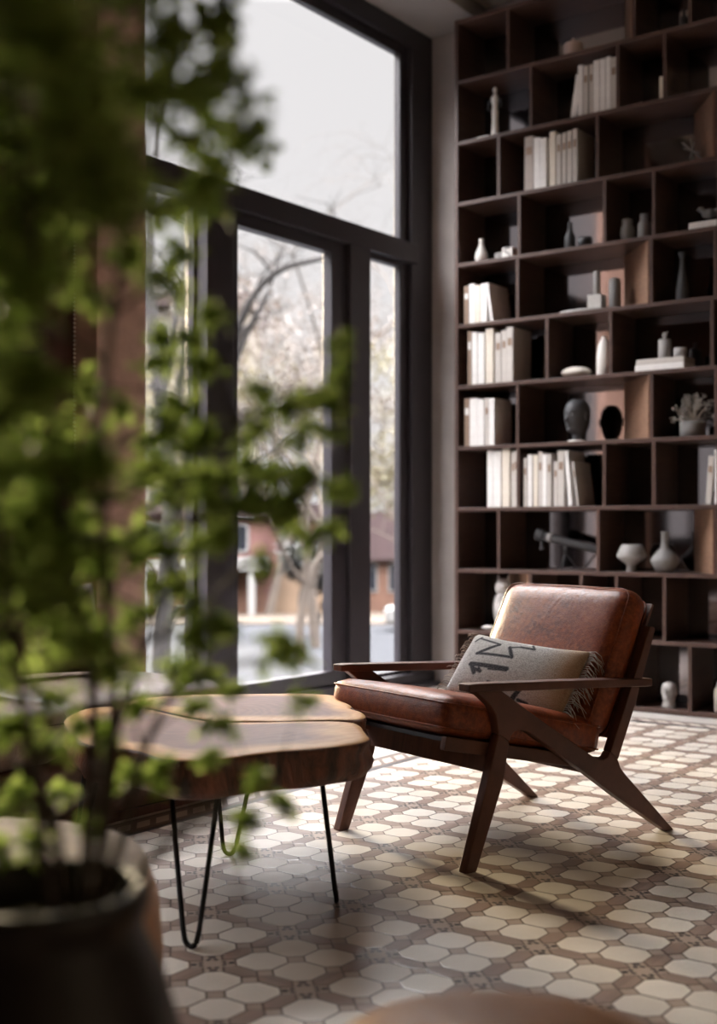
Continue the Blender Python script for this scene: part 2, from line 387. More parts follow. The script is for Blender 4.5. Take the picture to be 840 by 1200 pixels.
# ------------------------------------------------------------------ measured positions (metres)
BOOKS = [(7, 0, 8, -3.206, 0.034, 0.241, 3.331, 'w', 0.034), (7, 1, 8, -3.162, 0.03, 0.292, 3.331, 'w', 0.0), (7, 2, 8, -3.127, 0.03, 0.279, 3.331, 'g', 0.0), (7, 3, 8, -3.095, 0.024, 0.281, 3.331, 'g', 0.0), (7, 4, 8, -3.062, 0.036, 0.296, 3.331, 'w', 0.0), (7, 5, 8, -3.025, 0.034, 0.297, 3.331, 'w', 0.0), (7, 6, 8, -2.991, 0.028, 0.301, 3.331, 'w', 0.0), (7, 7, 8, -2.958, 0.034, 0.29, 3.331, 'g', 0.0), (6, 0, 8, -3.49, 0.059, 0.318, 2.964, 'p', 0.0), (6, 1, 8, -3.439, 0.039, 0.301, 2.964, 'w', 0.0), (6, 2, 8, -3.396, 0.042, 0.29, 2.964, 'w', 0.0), (6, 3, 8, -3.337, 0.038, 0.316, 2.964, 'c', 0.0), (6, 4, 8, -3.295, 0.029, 0.291, 2.964, 'g', 0.0), (6, 5, 8, -3.263, 0.028, 0.297, 2.964, 'g', 0.0), (6, 6, 8, -3.231, 0.032, 0.301, 2.964, 'g', 0.0), (6, 7, 8, -3.197, 0.031, 0.306, 2.964, 'g', 0.0), (4, 0, 5, -3.915, 0.033, 0.232, 2.23, 't', 0.0), (4, 1, 5, -3.876, 0.04, 0.24, 2.23, 'w', 0.0), (4, 2, 5, -3.833, 0.035, 0.225, 2.23, 'c', 0.0), (4, 3, 5, -3.792, 0.041, 0.23, 2.23, 'w', 0.0), (4, 4, 5, -3.737, 0.017, 0.235, 2.23, 'w', -0.035), (3, 0, 7, -3.891, 0.023, 0.324, 1.863, 't', 0.0), (3, 1, 7, -3.856, 0.038, 0.316, 1.863, 'w', 0.0), (3, 2, 7, -3.812, 0.045, 0.307, 1.863, 'w', 0.0), (3, 3, 7, -3.755, 0.053, 0.327, 1.863, 'c', 0.0), (3, 4, 7, -3.696, 0.04, 0.296, 1.863, 'g', 0.0), (3, 5, 7, -3.656, 0.034, 0.307, 1.863, 'g', 0.0), (3, 6, 7, -3.615, 0.043, 0.323, 1.863, 'g', 0.0), (2, 0, 5, -3.911, 0.036, 0.288, 1.496, 't', 0.0), (2, 1, 5, -3.864, 0.053, 0.288, 1.496, 'w', 0.0), (2, 2, 5, -3.812, 0.045, 0.277, 1.496, 'w', 0.0), (2, 3, 5, -3.772, 0.029, 0.282, 1.496, 'g', 0.0), (2, 4, 5, -3.737, 0.037, 0.28, 1.496, 'w', 0.0), (1, 0, 5, -3.751, 0.04, 0.339, 1.129, 'w', 0.0), (1, 1, 5, -3.703, 0.053, 0.333, 1.129, 'w', 0.0), (1, 2, 5, -3.641, 0.05, 0.343, 1.129, 'c', 0.0), (1, 3, 5, -3.597, 0.02, 0.321, 1.129, 'g', 0.0), (1, 4, 5, -3.577, 0.017, 0.33, 1.129, 'g', 0.0), (11, 0, 10, -3.511, 0.022, 0.283, 1.129, 'g', 0.0), (11, 1, 10, -3.482, 0.031, 0.303, 1.129, 'w', 0.0), (11, 2, 10, -3.448, 0.03, 0.301, 1.129, 'c', 0.0), (11, 3, 10, -3.416, 0.028, 0.319, 1.129, 'g', 0.0), (11, 4, 10, -3.386, 0.028, 0.303, 1.129, 'w', 0.0), (11, 5, 10, -3.356, 0.026, 0.302, 1.129, 'g', 0.0), (11, 6, 10, -3.317, 0.026, 0.259, 1.129, 'g', 0.0), (11, 7, 10, -3.282, 0.041, 0.318, 1.129, 'g', 0.0), (11, 8, 10, -3.225, 0.024, 0.318, 1.129, 'w', -0.027), (11, 9, 10, -3.177, 0.012, 0.253, 1.129, 'g', -0.032), (12, 0, 4, -2.419, 0.03, 0.257, 1.129, 'g', 0.019), (12, 1, 4, -2.372, 0.023, 0.289, 1.129, 'w', 0.0), (12, 2, 4, -2.345, 0.026, 0.284, 1.129, 'c', 0.0), (12, 3, 4, -2.317, 0.025, 0.292, 1.129, 'w', 0.0)]
BOOK_PLACE = {7: 'on the figurine shelf', 6: 'one shelf below the slim figurine', 4: 'under the lettered cubes', 3: 'left of the oval stone', 2: 'left of the dark head', 1: 'nearest the wall below the head', 11: 'directly under the head', 12: 'under the dried flowers'}
DIVIDERS = {8: [-3.62, -2.831, -2.513, -2.153, -1.853], 7: [-3.468, -2.927, -2.653, -2.293, -1.993], 6: [-3.682, -3.049, -2.368, -2.008], 5: [-3.545, -3.006, -2.716, -2.356, -2.056], 4: [-3.556, -2.732, -2.372, -2.072], 3: [-3.364, -2.97, -2.391, -2.031], 2: [-3.556, -2.729, -2.369, -2.069], 1: [-3.553, -3.008, -2.716, -2.356, -2.056], 0: [-3.682, -3.045, -2.37, -2.01], -1: [-3.47, -3.149, -2.934, -2.656, -2.296, -1.996], -2: [-3.619, -2.833, -2.513, -2.153, -1.853]}
ANGLED = {8: (-3.01, -2.833), 6: (-2.597, -2.37), 4: (-3.015, -2.734), 2: (-3.015, -2.731), 0: (-2.597, -2.371), -1: (-3.772, -3.473)}
CLUSTERS = [(-0.921, 0.818, 1.342, 0.069, 142), (-1.105, 0.761, 1.447, 0.065, 142), (-0.76, 0.761, 1.468, 0.046, 142), (-0.675, 0.58, 1.282, 0.037, 142), (-0.985, 0.755, 1.287, 0.049, 142), (-0.827, 0.792, 1.488, 0.046, 142), (-0.834, 0.568, 1.24, 0.04, 142), (-0.902, 0.694, 1.251, 0.057, 142), (-0.973, 0.723, 1.272, 0.067, 142), (-0.728, 0.727, 1.4, 0.042, 142), (-0.843, 0.61, 1.448, 0.05, 142), (-0.882, 0.601, 1.302, 0.045, 142), (-0.728, 0.703, 1.348, 0.048, 142), (-0.961, 0.884, 1.581, 0.049, 142), (-0.89, 0.61, 1.278, 0.051, 142), (-0.822, 0.561, 1.428, 0.054, 142), (-1.062, 0.785, 1.354, 0.072, 142), (-0.886, 0.698, 1.413, 0.059, 142), (-1.033, 0.736, 1.34, 0.067, 142), (-0.784, 0.542, 1.21, 0.04, 142), (-0.894, 0.703, 1.262, 0.049, 142), (-0.734, 0.572, 1.379, 0.037, 142), (-1.09, 0.795, 1.586, 0.063, 142), (-0.898, 0.727, 1.457, 0.061, 142), (-0.704, 0.582, 1.322, 0.05, 142), (-1.065, 0.734, 1.422, 0.05, 142), (-0.693, 0.617, 1.247, 0.042, 142), (-0.84, 0.609, 1.256, 0.047, 142), (-0.752, 0.778, 1.381, 0.057, 142), (-0.819, 0.683, 1.41, 0.042, 142), (-1.031, 0.824, 1.284, 0.065, 142), (-0.708, 0.596, 1.345, 0.039, 142), (-0.97, 0.77, 1.326, 0.062, 142), (-0.771, 0.697, 1.285, 0.053, 142), (-0.986, 0.756, 1.414, 0.062, 142), (-0.94, 0.725, 1.267, 0.057, 142), (-0.848, 0.58, 1.322, 0.05, 142), (-0.905, 0.75, 1.303, 0.062, 142), (-0.96, 0.758, 1.363, 0.065, 142), (-1.006, 0.795, 1.32, 0.064, 142), (-0.731, 0.621, 1.314, 0.051, 142), (-0.821, 0.836, 1.405, 0.061, 142), (-0.893, 0.83, 1.509, 0.06, 142), (-0.856, 0.774, 1.411, 0.061, 142), (-0.666, 0.595, 1.253, 0.036, 142), (-0.762, 0.626, 1.293, 0.05, 142), (-0.813, 0.724, 1.487, 0.045, 142), (-0.865, 0.602, 1.434, 0.041, 142), (-0.894, 0.661, 1.487, 0.048, 142), (-0.842, 0.914, 1.493, 0.028, 60), (-0.766, 0.85, 1.403, 0.029, 60), (-0.723, 0.806, 1.348, 0.023, 60), (-0.783, 0.85, 1.34, 0.024, 60), (-0.771, 0.807, 1.308, 0.027, 60), (-0.837, 0.841, 1.299, 0.021, 60), (-0.847, 0.911, 1.459, 0.023, 60), (-0.849, 0.888, 1.502, 0.025, 60), (-0.837, 0.908, 1.523, 0.032, 60), (-0.905, 0.934, 1.408, 0.027, 60), (-0.936, 0.909, 1.323, 0.03, 60), (-0.872, 0.814, 1.258, 0.022, 60), (-0.95, 0.83, 1.233, 0.028, 60), (-0.883, 0.995, 1.41, 0.034, 60), (-0.853, 0.905, 1.323, 0.026, 60), (-0.926, 0.943, 1.288, 0.023, 60), (-0.797, 0.785, 1.22, 0.025, 60), (-1.021, 0.748, 1.01, 0.052, 87), (-0.886, 0.675, 1.097, 0.037, 87), (-1.086, 0.842, 0.849, 0.058, 87), (-1.108, 0.835, 1.02, 0.05, 87), (-1.113, 0.832, 1.103, 0.05, 87), (-0.853, 0.655, 1.126, 0.041, 87), (-1.057, 0.787, 1.085, 0.053, 87), (-0.892, 0.691, 1.234, 0.048, 87), (-0.904, 0.679, 0.947, 0.036, 87), (-0.996, 0.757, 0.856, 0.045, 87), (-0.995, 0.816, 0.998, 0.041, 87), (-0.974, 0.742, 0.951, 0.042, 87), (-0.946, 0.733, 1.136, 0.041, 87), (-0.802, 0.655, 0.964, 0.035, 87), (-1.03, 0.852, 1.082, 0.05, 87), (-0.915, 0.74, 1.245, 0.044, 87), (-0.92, 0.759, 0.973, 0.05, 87), (-1.068, 0.808, 1.112, 0.043, 87), (-0.811, 0.662, 1.12, 0.043, 87), (-0.889, 0.699, 0.98, 0.045, 87), (-0.977, 0.716, 0.892, 0.044, 87), (-0.862, 0.661, 1.051, 0.041, 87), (-0.913, 0.657, 0.937, 0.045, 87), (-0.792, 0.658, 0.948, 0.041, 87), (-0.934, 0.843, 0.856, 0.039, 87), (-1.016, 0.758, 0.916, 0.053, 87), (-0.924, 0.675, 0.973, 0.048, 87), (-0.925, 0.727, 1.191, 0.038, 87), (-0.88, 0.629, 1.006, 0.037, 87), (-1.018, 0.727, 1.232, 0.049, 87), (-0.964, 0.705, 0.907, 0.04, 87), (-1.064, 0.848, 1.018, 0.047, 87), (-0.845, 0.673, 1.209, 0.041, 87), (-0.906, 0.801, 1.055, 0.047, 87), (-0.885, 0.688, 1.14, 0.045, 87), (-0.907, 0.663, 1.045, 0.039, 87), (-1.041, 0.769, 0.959, 0.049, 87), (-0.83, 0.658, 1.195, 0.033, 87), (-1.08, 0.81, 1.02, 0.049, 87), (-0.804, 0.651, 1.109, 0.041, 87), (-1.12, 0.813, 1.266, 0.053, 87), (-1.129, 0.815, 1.19, 0.053, 87), (-1.02, 0.747, 0.925, 0.043, 87), (-1.005, 0.753, 1.167, 0.043, 87), (-1.042, 0.891, 1.046, 0.046, 79), (-0.995, 0.932, 0.986, 0.044, 79), (-0.999, 0.893, 0.958, 0.041, 79), (-0.946, 0.759, 1.059, 0.033, 79), (-0.967, 0.923, 0.977, 0.036, 79), (-0.989, 0.861, 0.898, 0.041, 79), (-0.897, 0.78, 1.046, 0.034, 79), (-1.053, 0.898, 0.996, 0.039, 79), (-0.921, 0.765, 1.015, 0.035, 79), (-0.896, 0.741, 0.98, 0.042, 79), (-1.015, 0.864, 0.887, 0.045, 79), (-0.889, 0.774, 0.899, 0.04, 79), (-1.033, 0.865, 0.938, 0.038, 79), (-0.941, 0.772, 1.06, 0.033, 79), (-0.946, 0.811, 0.888, 0.037, 79), (-1.012, 0.881, 1.016, 0.046, 79), (-1.036, 0.844, 1.024, 0.048, 79), (-1.038, 0.94, 0.986, 0.038, 79), (-0.993, 0.791, 0.923, 0.034, 79), (-0.96, 0.851, 0.881, 0.039, 79), (-1.092, 0.876, 1.06, 0.044, 79), (-0.864, 0.833, 1.055, 0.033, 79), (-0.925, 0.792, 1.054, 0.038, 79), (-0.89, 0.748, 1.053, 0.042, 79), (-0.978, 0.8, 0.973, 0.04, 79), (-0.928, 0.743, 1.009, 0.038, 79), (-1.128, 0.985, 1.171, 0.026, 66), (-0.998, 0.977, 1.185, 0.025, 66), (-1.023, 1.042, 1.224, 0.026, 66), (-0.884, 0.938, 1.215, 0.018, 55), (-0.886, 0.873, 1.097, 0.025, 74), (-1.014, 0.946, 1.131, 0.021, 58), (-0.94, 0.984, 1.167, 0.022, 62), (-0.959, 0.997, 1.108, 0.026, 70), (-0.939, 0.949, 1.054, 0.031, 81), (-0.954, 1.018, 1.057, 0.025, 66), (-0.944, 1.058, 1.073, 0.025, 66), (-0.965, 1.103, 1.12, 0.02, 55), (-0.839, 1.001, 1.125, 0.018, 55), (-0.872, 1.022, 1.055, 0.024, 66), (-0.908, 1.116, 1.143, 0.018, 49), (-0.794, 1.008, 1.145, 0.015, 47), (-0.76, 0.997, 1.181, 0.012, 41), (-0.793, 1.036, 1.157, 0.013, 41), (-0.763, 0.986, 1.124, 0.014, 45), (-0.868, 1.129, 1.113, 0.014, 41), (-0.865, 1.146, 1.044, 0.011, 36), (-0.801, 1.031, 1.043, 0.011, 38), (-0.799, 0.973, 1.03, 0.017, 55), (-0.805, 0.953, 1.017, 0.021, 62), (-0.858, 0.967, 1.018, 0.021, 62), (-0.849, 0.922, 0.996, 0.022, 66), (-0.873, 1.015, 0.961, 0.02, 58), (-0.96, 0.998, 0.981, 0.032, 81), (-0.918, 0.922, 0.938, 0.03, 81), (-0.901, 0.876, 0.983, 0.031, 85), (-1.037, 0.981, 0.903, 0.035, 85), (-0.845, 0.913, 0.902, 0.02, 62), (-0.896, 0.924, 0.895, 0.026, 74), (-0.836, 0.996, 0.888, 0.021, 62), (-0.84, 1.022, 0.864, 0.018, 55), (-0.813, 0.953, 0.871, 0.015, 49), (-0.842, 1.035, 0.812, 0.013, 41), (-0.909, 0.951, 0.839, 0.023, 66), (-1.012, 1.016, 0.839, 0.025, 66), (-0.938, 1.008, 0.784, 0.021, 58), (-1.002, 1.07, 0.73, 0.018, 49), (-0.976, 1.011, 0.799, 0.023, 62), (-0.962, 1.055, 0.81, 0.018, 49), (-1.089, 0.902, 0.755, 0.03, 77), (-1.091, 0.858, 0.788, 0.033, 85), (-1.111, 0.964, 0.773, 0.026, 66), (-1.136, 0.893, 0.703, 0.033, 81), (-1.155, 0.976, 0.687, 0.022, 58), (-1.05, 0.98, 0.714, 0.021, 58), (-1.014, 0.998, 0.725, 0.025, 66), (-0.869, 0.966, 0.698, 0.016, 49), (-0.927, 1.098, 0.68, 0.018, 49), (-0.874, 0.999, 0.732, 0.016, 49), (-0.848, 0.937, 0.672, 0.01, 38), (-0.998, 0.806, 0.689, 0.022, 66), (-0.971, 0.859, 0.691, 0.012, 41), (-1.064, 0.82, 0.663, 0.021, 62), (-1.032, 0.977, 0.798, 0.023, 62), (-0.979, 0.89, 0.777, 0.018, 55), (-0.981, 0.818, 0.829, 0.026, 74), (-1.025, 1.01, 1.034, 0.029, 74), (-0.998, 0.963, 1.056, 0.024, 66), (-0.813, 0.93, 1.034, 0.015, 49), (-0.776, 0.965, 1.051, 0.012, 41), (-1.036, 1.004, 1.085, 0.029, 45), (-0.908, 0.937, 1.124, 0.02, 45), (-0.961, 0.956, 1.212, 0.026, 45), (-0.922, 0.965, 1.178, 0.018, 45), (-1.009, 1.054, 1.05, 0.027, 45), (-1.049, 1.015, 1.102, 0.023, 45), (-0.993, 1.001, 1.05, 0.028, 45), (-0.949, 0.969, 0.845, 0.018, 45), (-0.816, 0.864, 1.049, 0.024, 45), (-0.96, 0.918, 0.996, 0.026, 45), (-0.891, 0.893, 1.125, 0.017, 45), (-0.98, 1.004, 1.083, 0.02, 45), (-1.046, 1.043, 1.132, 0.028, 45), (-0.886, 0.943, 0.981, 0.017, 45), (-0.812, 0.861, 1.026, 0.016, 45), (-1.048, 1.011, 0.938, 0.02, 45), (-0.948, 1.002, 1.095, 0.027, 45), (-0.896, 0.926, 0.915, 0.016, 45), (-0.81, 0.961, 1.049, 0.014, 28), (-0.848, 0.974, 1.142, 0.015, 28), (-0.849, 1.001, 1.031, 0.02, 28), (-0.867, 1.082, 0.994, 0.018, 28), (-0.838, 0.998, 1.015, 0.016, 28), (-0.813, 0.991, 1.06, 0.012, 28), (-0.915, 1.011, 1.092, 0.018, 28), (-0.915, 1.123, 1.108, 0.015, 28), (-0.886, 1.088, 1.146, 0.018, 28), (-0.854, 1.091, 0.999, 0.02, 28), (-0.795, 0.98, 1.045, 0.015, 28), (-0.905, 1.145, 1.121, 0.018, 28), (-0.855, 0.994, 1.148, 0.013, 28), (-0.918, 1.115, 0.999, 0.018, 28), (-0.906, 1.052, 1.138, 0.017, 28), (-0.908, 1.114, 1.095, 0.015, 28)]
STEMS = [[(-0.951, 0.851, 0.632, 0.0065), (-0.955, 0.859, 0.706, 0.006), (-0.958, 0.868, 0.774, 0.0055), (-0.961, 0.897, 0.827, 0.005), (-0.951, 0.937, 0.937, 0.004), (-0.938, 0.968, 1.055, 0.003), (-0.934, 1.025, 1.114, 0.002)], [(-0.944, 0.856, 0.635, 0.006), (-0.936, 0.873, 0.706, 0.0055), (-0.948, 0.907, 0.769, 0.004), (-0.945, 0.963, 0.853, 0.003), (-0.945, 1.016, 0.934, 0.002)], [(-0.951, 0.83, 0.636, 0.007), (-0.941, 0.827, 0.722, 0.0065), (-0.924, 0.818, 0.834, 0.006), (-0.91, 0.774, 0.976, 0.005), (-0.881, 0.721, 1.152, 0.004), (-0.838, 0.667, 1.299, 0.003), (-0.814, 0.631, 1.395, 0.002)], [(-0.97, 0.859, 0.631, 0.006), (-0.948, 0.864, 0.775, 0.0055), (-0.927, 0.837, 0.933, 0.005), (-0.891, 0.799, 1.113, 0.004), (-0.833, 0.778, 1.277, 0.003), (-0.808, 0.796, 1.408, 0.002)], [(-0.978, 0.821, 0.637, 0.005), (-0.967, 0.808, 0.706, 0.0045), (-0.967, 0.786, 0.747, 0.004), (-0.97, 0.762, 0.775, 0.003)], [(-0.936, 0.862, 0.634, 0.004), (-0.913, 0.911, 0.684, 0.0035), (-0.894, 0.968, 0.716, 0.0025), (-0.873, 1.027, 0.713, 0.0015)], [(-0.971, 0.805, 0.638, 0.006), (-0.943, 0.761, 0.774, 0.005), (-0.906, 0.703, 0.939, 0.004), (-0.872, 0.642, 1.121, 0.003), (-0.805, 0.584, 1.306, 0.002)], [(-0.991, 0.854, 0.632, 0.004), (-1.026, 0.85, 0.698, 0.0035), (-1.054, 0.85, 0.748, 0.003), (-1.038, 0.883, 0.799, 0.002)]]

# ------------------------------------------------------------------ the room
struct(B(-4.5, 3.6, -3.4, 6.9, -.25, 0).build('floor', MAT['floor']))
struct(B(-3.96, 3.6, -3.4, 6.9, 4.25, 4.45).build('ceiling', MAT['cream']))
struct(B(-4.5, -3.96, -3.4, 6.9, 4.15, 4.45).build('trim_1', MAT['ceil']))          # lower soffit along the window wall
struct(B(-4.5, 3.6, 6.70, 6.9, 0, 4.45).build('wall_back', MAT['plaster']))
struct(B(3.4, 3.6, -3.4, 6.9, 0, 4.45).build('wall_right', MAT['plaster']))
struct(B(-4.5, 3.6, -3.6, -3.4, 0, 4.45).build('wall_front', MAT['plaster']))
m = MB(); m.box(-4.5, -4.30, 2.98, 3.72, 0, 4.15); m.box(-4.5, -4.30, -3.4, 1.25, 0, 4.15); m.box(-4.5, -4.30, 1.25, 2.98, 0, .85); m.box(-4.5, -4.30, 1.25, 2.98, 2.1, 4.15)
struct(m.build('wall_left', MAT['panel']))
m = MB()
for y in (3.0, 3.33): m.box(-4.302, -4.285, y, y+.31, .12, 4.15)
struct(m.build('wall_left_panel', MAT['panel'], bevel=.004))
struct(B(-4.302, -4.27, .5, 3.66, 0, .12).build('baseboard_left', MAT['panel'], bevel=.004))
struct(B(-4.5, -4.15, 3.69, 3.985, 0, 4.15).build('pillar', MAT['pier'], bevel=.006))
struct(B(-4.5, -4.30, 3.66, 6.70, -.25, .03).build('trim_2', MAT['frame']))         # threshold under the glazing

w1 = structroot('window_1')
def fr(name, *bs, bev=.006):
    m = MB()
    for b in bs: m.box(*b)
    return struct(m.build(name, MAT['frame'], w1, bevel=bev))
fr('right_jamb', (-4.47, -4.36, 6.47, 6.70, .03, 4.15), (-4.445, -4.395, 6.386, 6.47, .10, 3.99))
fr('mullion', (-4.47, -4.34, 5.80, 5.998, .03, 2.70))
fr('post', (-4.47, -4.31, 4.562, 4.755, .03, 2.75), (-4.44, -4.39, 4.545, 4.57, .10, 2.70))
fr('transom', (-4.47, -4.335, 3.98, 6.50, 2.665, 2.79), (-4.445, -4.39, 5.998, 6.40, 2.635, 2.67), (-4.445, -4.39, 3.98, 6.40, 2.788, 2.815))
fr('top_rail', (-4.47, -4.36, 3.98, 6.50, 4.03, 4.15), (-4.445, -4.395, 3.98, 6.48, 3.965, 4.04))
fr('bottom_rail', (-4.47, -4.34, 3.98, 6.70, .03, .095), (-4.445, -4.395, 5.99, 6.40, .09, .12), (-4.445, -4.395, 3.98, 4.6, .09, .16))
struct(B(-4.422, -4.414, 3.98, 4.56, .14, 2.68).build('side_pane', MAT['glass'], w1))
struct(B(-4.422, -4.414, 5.985, 6.40, .10, 2.66).build('fixed_pane', MAT['glass'], w1))
struct(B(-4.422, -4.414, 3.98, 6.40, 2.80, 3.98).build('upper_pane', MAT['glass'], w1))
d1 = structroot('door_1')
m = MB()
m.box(-4.445, -4.375, 4.755, 4.861, .085, 2.67); m.box(-4.445, -4.375, 5.665, 5.80, .085, 2.67)
m.box(-4.445, -4.375, 4.86, 5.67, 2.595, 2.67); m.box(-4.445, -4.375, 4.86, 5.67, .085, .18)
struct(m.build('door_frame', MAT['frame'], d1, bevel=.006))
struct(B(-4.414, -4.406, 4.855, 5.67, .17, 2.60).build('door_pane', MAT['glass'], d1))
m = MB(); m.box(-4.376, -4.366, 4.79, 4.83, .92, 1.16); m.tube([(-4.366, 4.81, 1.06), (-4.33, 4.81, 1.06), (-4.325, 4.82, 1.06), (-4.325, 4.93, 1.06)], .009, 8)
struct(m.build('door_handle', MAT['iron'], d1, bevel=.002))
w2 = structroot('added_window')  # added unseen window, lets daylight reach the shrub
m = MB()
for b in ((-4.47, -4.34, 1.25, 1.33, .85, 2.1), (-4.47, -4.34, 2.90, 2.98, .85, 2.1), (-4.47, -4.34, 1.33, 2.90, .85, .93), (-4.47, -4.34, 1.33, 2.90, 2.02, 2.1), (-4.46, -4.38, 2.08, 2.14, .93, 2.02)): m.box(*b)
struct(m.build('added_window_frame', MAT['frame'], w2, bevel=.006))
struct(B(-4.422, -4.414, 1.32, 2.91, .92, 2.03).build('pane', MAT['glass'], w2))

# ------------------------------------------------------------------ bookcase
bc = thing('bookcase', 'dark walnut wall of open cells with a tinted mirror back, standing on the tiled floor', 'bookcase', (-2.75, 6.53, 0))
def bp(name, mb, mat, **k): return mb.build(name, MAT[mat], bc, **k)
def bx(x0, x1, y0, y1, z0, z1): return B(x0+2.75, x1+2.75, y0-6.53, y1-6.53, z0, z1)
XL, XR = -3.985, -1.55
def lev(k): return 1.118+.367*k
for k in range(-3, 9): bp('shelf', bx(XL, XR, 6.37, 6.685, lev(k)-.011, lev(k)+.011), 'case', bevel=.0015)
bp('side_panel', bx(XL, XL+.024, 6.368, 6.69, 0, lev(8)+.012), 'caseside', bevel=.0015)
bp('side_panel', bx(XR, XR+.024, 6.368, 6.69, 0, lev(8)+.012), 'caseside', bevel=.0015)
bp('plinth', bx(XL+.02, XR, 6.385, 6.68, 0, lev(-3)-.008), 'case')
mb_ = bp('mirror_back', bx(XL+.01, XR+.01, 6.686, 6.696, .01, lev(8)), 'mirror'); mb_['label'] = 'grey tinted mirror back'
for R in sorted(DIVIDERS):
    for x in DIVIDERS[R]: bp('divider', bx(x-.010, x+.010, 6.371, 6.685, lev(R-1)+.010, lev(R)-.010), 'caseside', bevel=.0015)
for R, (xb, xf) in ANGLED.items():  # slanted panels added in place of lit areas inside the cells
    a = Vector((xb, 6.672)); b = Vector((xf-.012, 6.380)); n = Vector(((b-a).y, -(b-a).x)).normalized()*.008
    poly = [a+n, b+n, b-n, a-n]
    o = bp('lit_panel', MB().prism([(p.x+2.75, p.y-6.53) for p in poly], lev(R-1)+.0112, lev(R)-.0112, lambda p, z: (p[0], p[1], z)), 'litwood', bevel=.001)
    o['label'] = 'added slanting panel, paler to stand for a lit area'

# ------------------------------------------------------------------ books
NAMES = dict(w='white', c='cream', g='grey', t='tan', p='patterned grey')
ORD = ['first', 'second', 'third', 'fourth', 'fifth', 'sixth', 'seventh', 'eighth', 'ninth', 'tenth']
rb = random.Random(3)
for row, i, n, X, wd, h, z, col, lean in BOOKS:
    pos = 'leftmost' if i == 0 else 'rightmost' if i == n-1 else ORD[i]+' from the left'
    d = rb.uniform(.20, .235); ang = math.atan2(lean, h)
    t = thing('book', f"{NAMES[col]} {'leaning ' if lean else ''}book, {pos} in the row {BOOK_PLACE[row]}", 'book',
              (X+(abs(lean)*.0), 6.384+rb.uniform(0, .006), z), 0, f'books {BOOK_PLACE[row]}')
    L = math.sqrt(h*h+lean*lean) if lean else h
    w2_ = wd/2*.97
    Mx = Matrix.Rotation(ang, 4, 'Y')
    if lean: Mx = Matrix.Translation((0, 0, abs(math.sin(ang))*w2_)) @ Mx; L -= abs(math.sin(ang))*w2_
    m = MB()
    m.box(-w2_, w2_, 0, .003, 0, L, Mx); m.box(-w2_, -w2_+.0025, .002, d, 0, L, Mx); m.box(w2_-.0025, w2_, .002, d, 0, L, Mx)
    m.build('cover', MAT['book_'+col], t, bevel=.001)
    MB().box(-w2_+.002, w2_-.002, .004, d-.005, .003, L-.004, Mx).build('pages', MAT['pages'], t)
    if col in 'pgt':
        m = MB(); m.box(-w2_*.7, w2_*.7, -.0008, .001, L*.66, L*.8, Mx)
        m.build('spine_label', MAT['book_w' if col == 't' else 'book_t'], t)

# ------------------------------------------------------------------ ornaments on the shelves
def one(name, label, cat, mb, mat, loc, rz=0, group=None, **k):
    k.setdefault('smooth', True)
    return tag(mb.build(name, MAT[mat], loc=loc, rot=(0, 0, rz), **k), label, cat, group)
Yd = 6.46
t = thing('lidded_jar', 'pinkish clay jar with a knobbed lid on the top shelf', 'jar', (-3.242, Yd, 3.698))
MB().lathe([(.045, 0), (.055, .004), (.056, .07), (.053, .076)]).build('jar_body', MAT['pinkclay'], t, smooth=True, bevel=.002)
m = MB(); m.lathe([(.055, .0765), (.052, .084), (.012, .09), (.006, .10), (.009, .112), (.002, .118)]); m.build('lid', MAT['pinkclay'], t, smooth=True)
one('bottle', 'small black bottle on the top shelf in the cell third from the left', 'bottle', MB().lathe([(.019, 0), (.0215, .006), (.0215, .07), (.008, .085), (.008, .112), (.0095, .114)]), 'black', (-2.579, Yd, 3.698))
# draped standing figure
t = thing('figurine', 'slim white figurine with raised arms on the second shelf from the top', 'figurine', (-3.757, Yd, 3.331))
m = MB(); m.lathe([(.034, 0), (.034, .012), (.028, .018), (.024, .03), (.019, .10), (.022, .16), (.017, .19), (.024, .225), (.026, .24), (.011, .256), (.008, .266)], 20, sx=1, sy=.8)
m.ball((0, 0, .285), .014, .015, .019, 14, 10)
m.build('body', MAT['white'], t, smooth=True)
for s in (-1, 1):
    m = MB(); m.tube([(s*.022, 0, .236), (s*.042, -.004, .215), (s*.044, -.008, .18), (s*.026, -.016, .16)], [.008, .0075, .007, .006]); m.build('arm', MAT['dkgrey'], t, smooth=True)
one('book', 'thin white book lying flat under the slim figurine', 'book', B(-.04, .04, -.06, .06, 0, .010), 'book_w', (-3.80, 6.446, 3.3305), bevel=.001)
t['label'] = 'slim white figurine with dark arms on the second shelf from the top'; t.location.z = 3.341
one('book', 'narrow beige book standing alone on the second shelf from the top', 'book', B(-.010, .010, -.07, .1, 0, .124), 'book_c', (-2.682, Yd, 3.331), bevel=.001)
t = thing('wire_star', 'pale metal star of crossed rods on the third shelf from the top', 'ornament', (-2.543, Yd+.02, 2.964))
m = MB(); rs = random.Random(2)
for k in range(7):
    a = rs.uniform(0, PI); e = rs.uniform(-.9, .9); dv = Vector((math.cos(a)*math.cos(e), math.sin(a)*math.cos(e), math.sin(e)))*.075
    m.tube([Vector((0, 0, .085))-dv, Vector((0, 0, .085))+dv], .0035, 6)
m.build('rods', MAT['midgrey'], t); MB().lathe([(.022, 0), (.022, .004), (.004, .008), (.003, .085)], 14).build('stand', MAT['grey'], t, smooth=True)
one('vase', 'small white pear-shaped vase on the fourth shelf from the top', 'vase', MB().lathe([(.022, 0), (.030, .01), (.040, .038), (.036, .066), (.020, .10), (.013, .13), (.016, .152), (.010, .151), (.009, .13)]), 'white', (-3.852, Yd, 2.597))
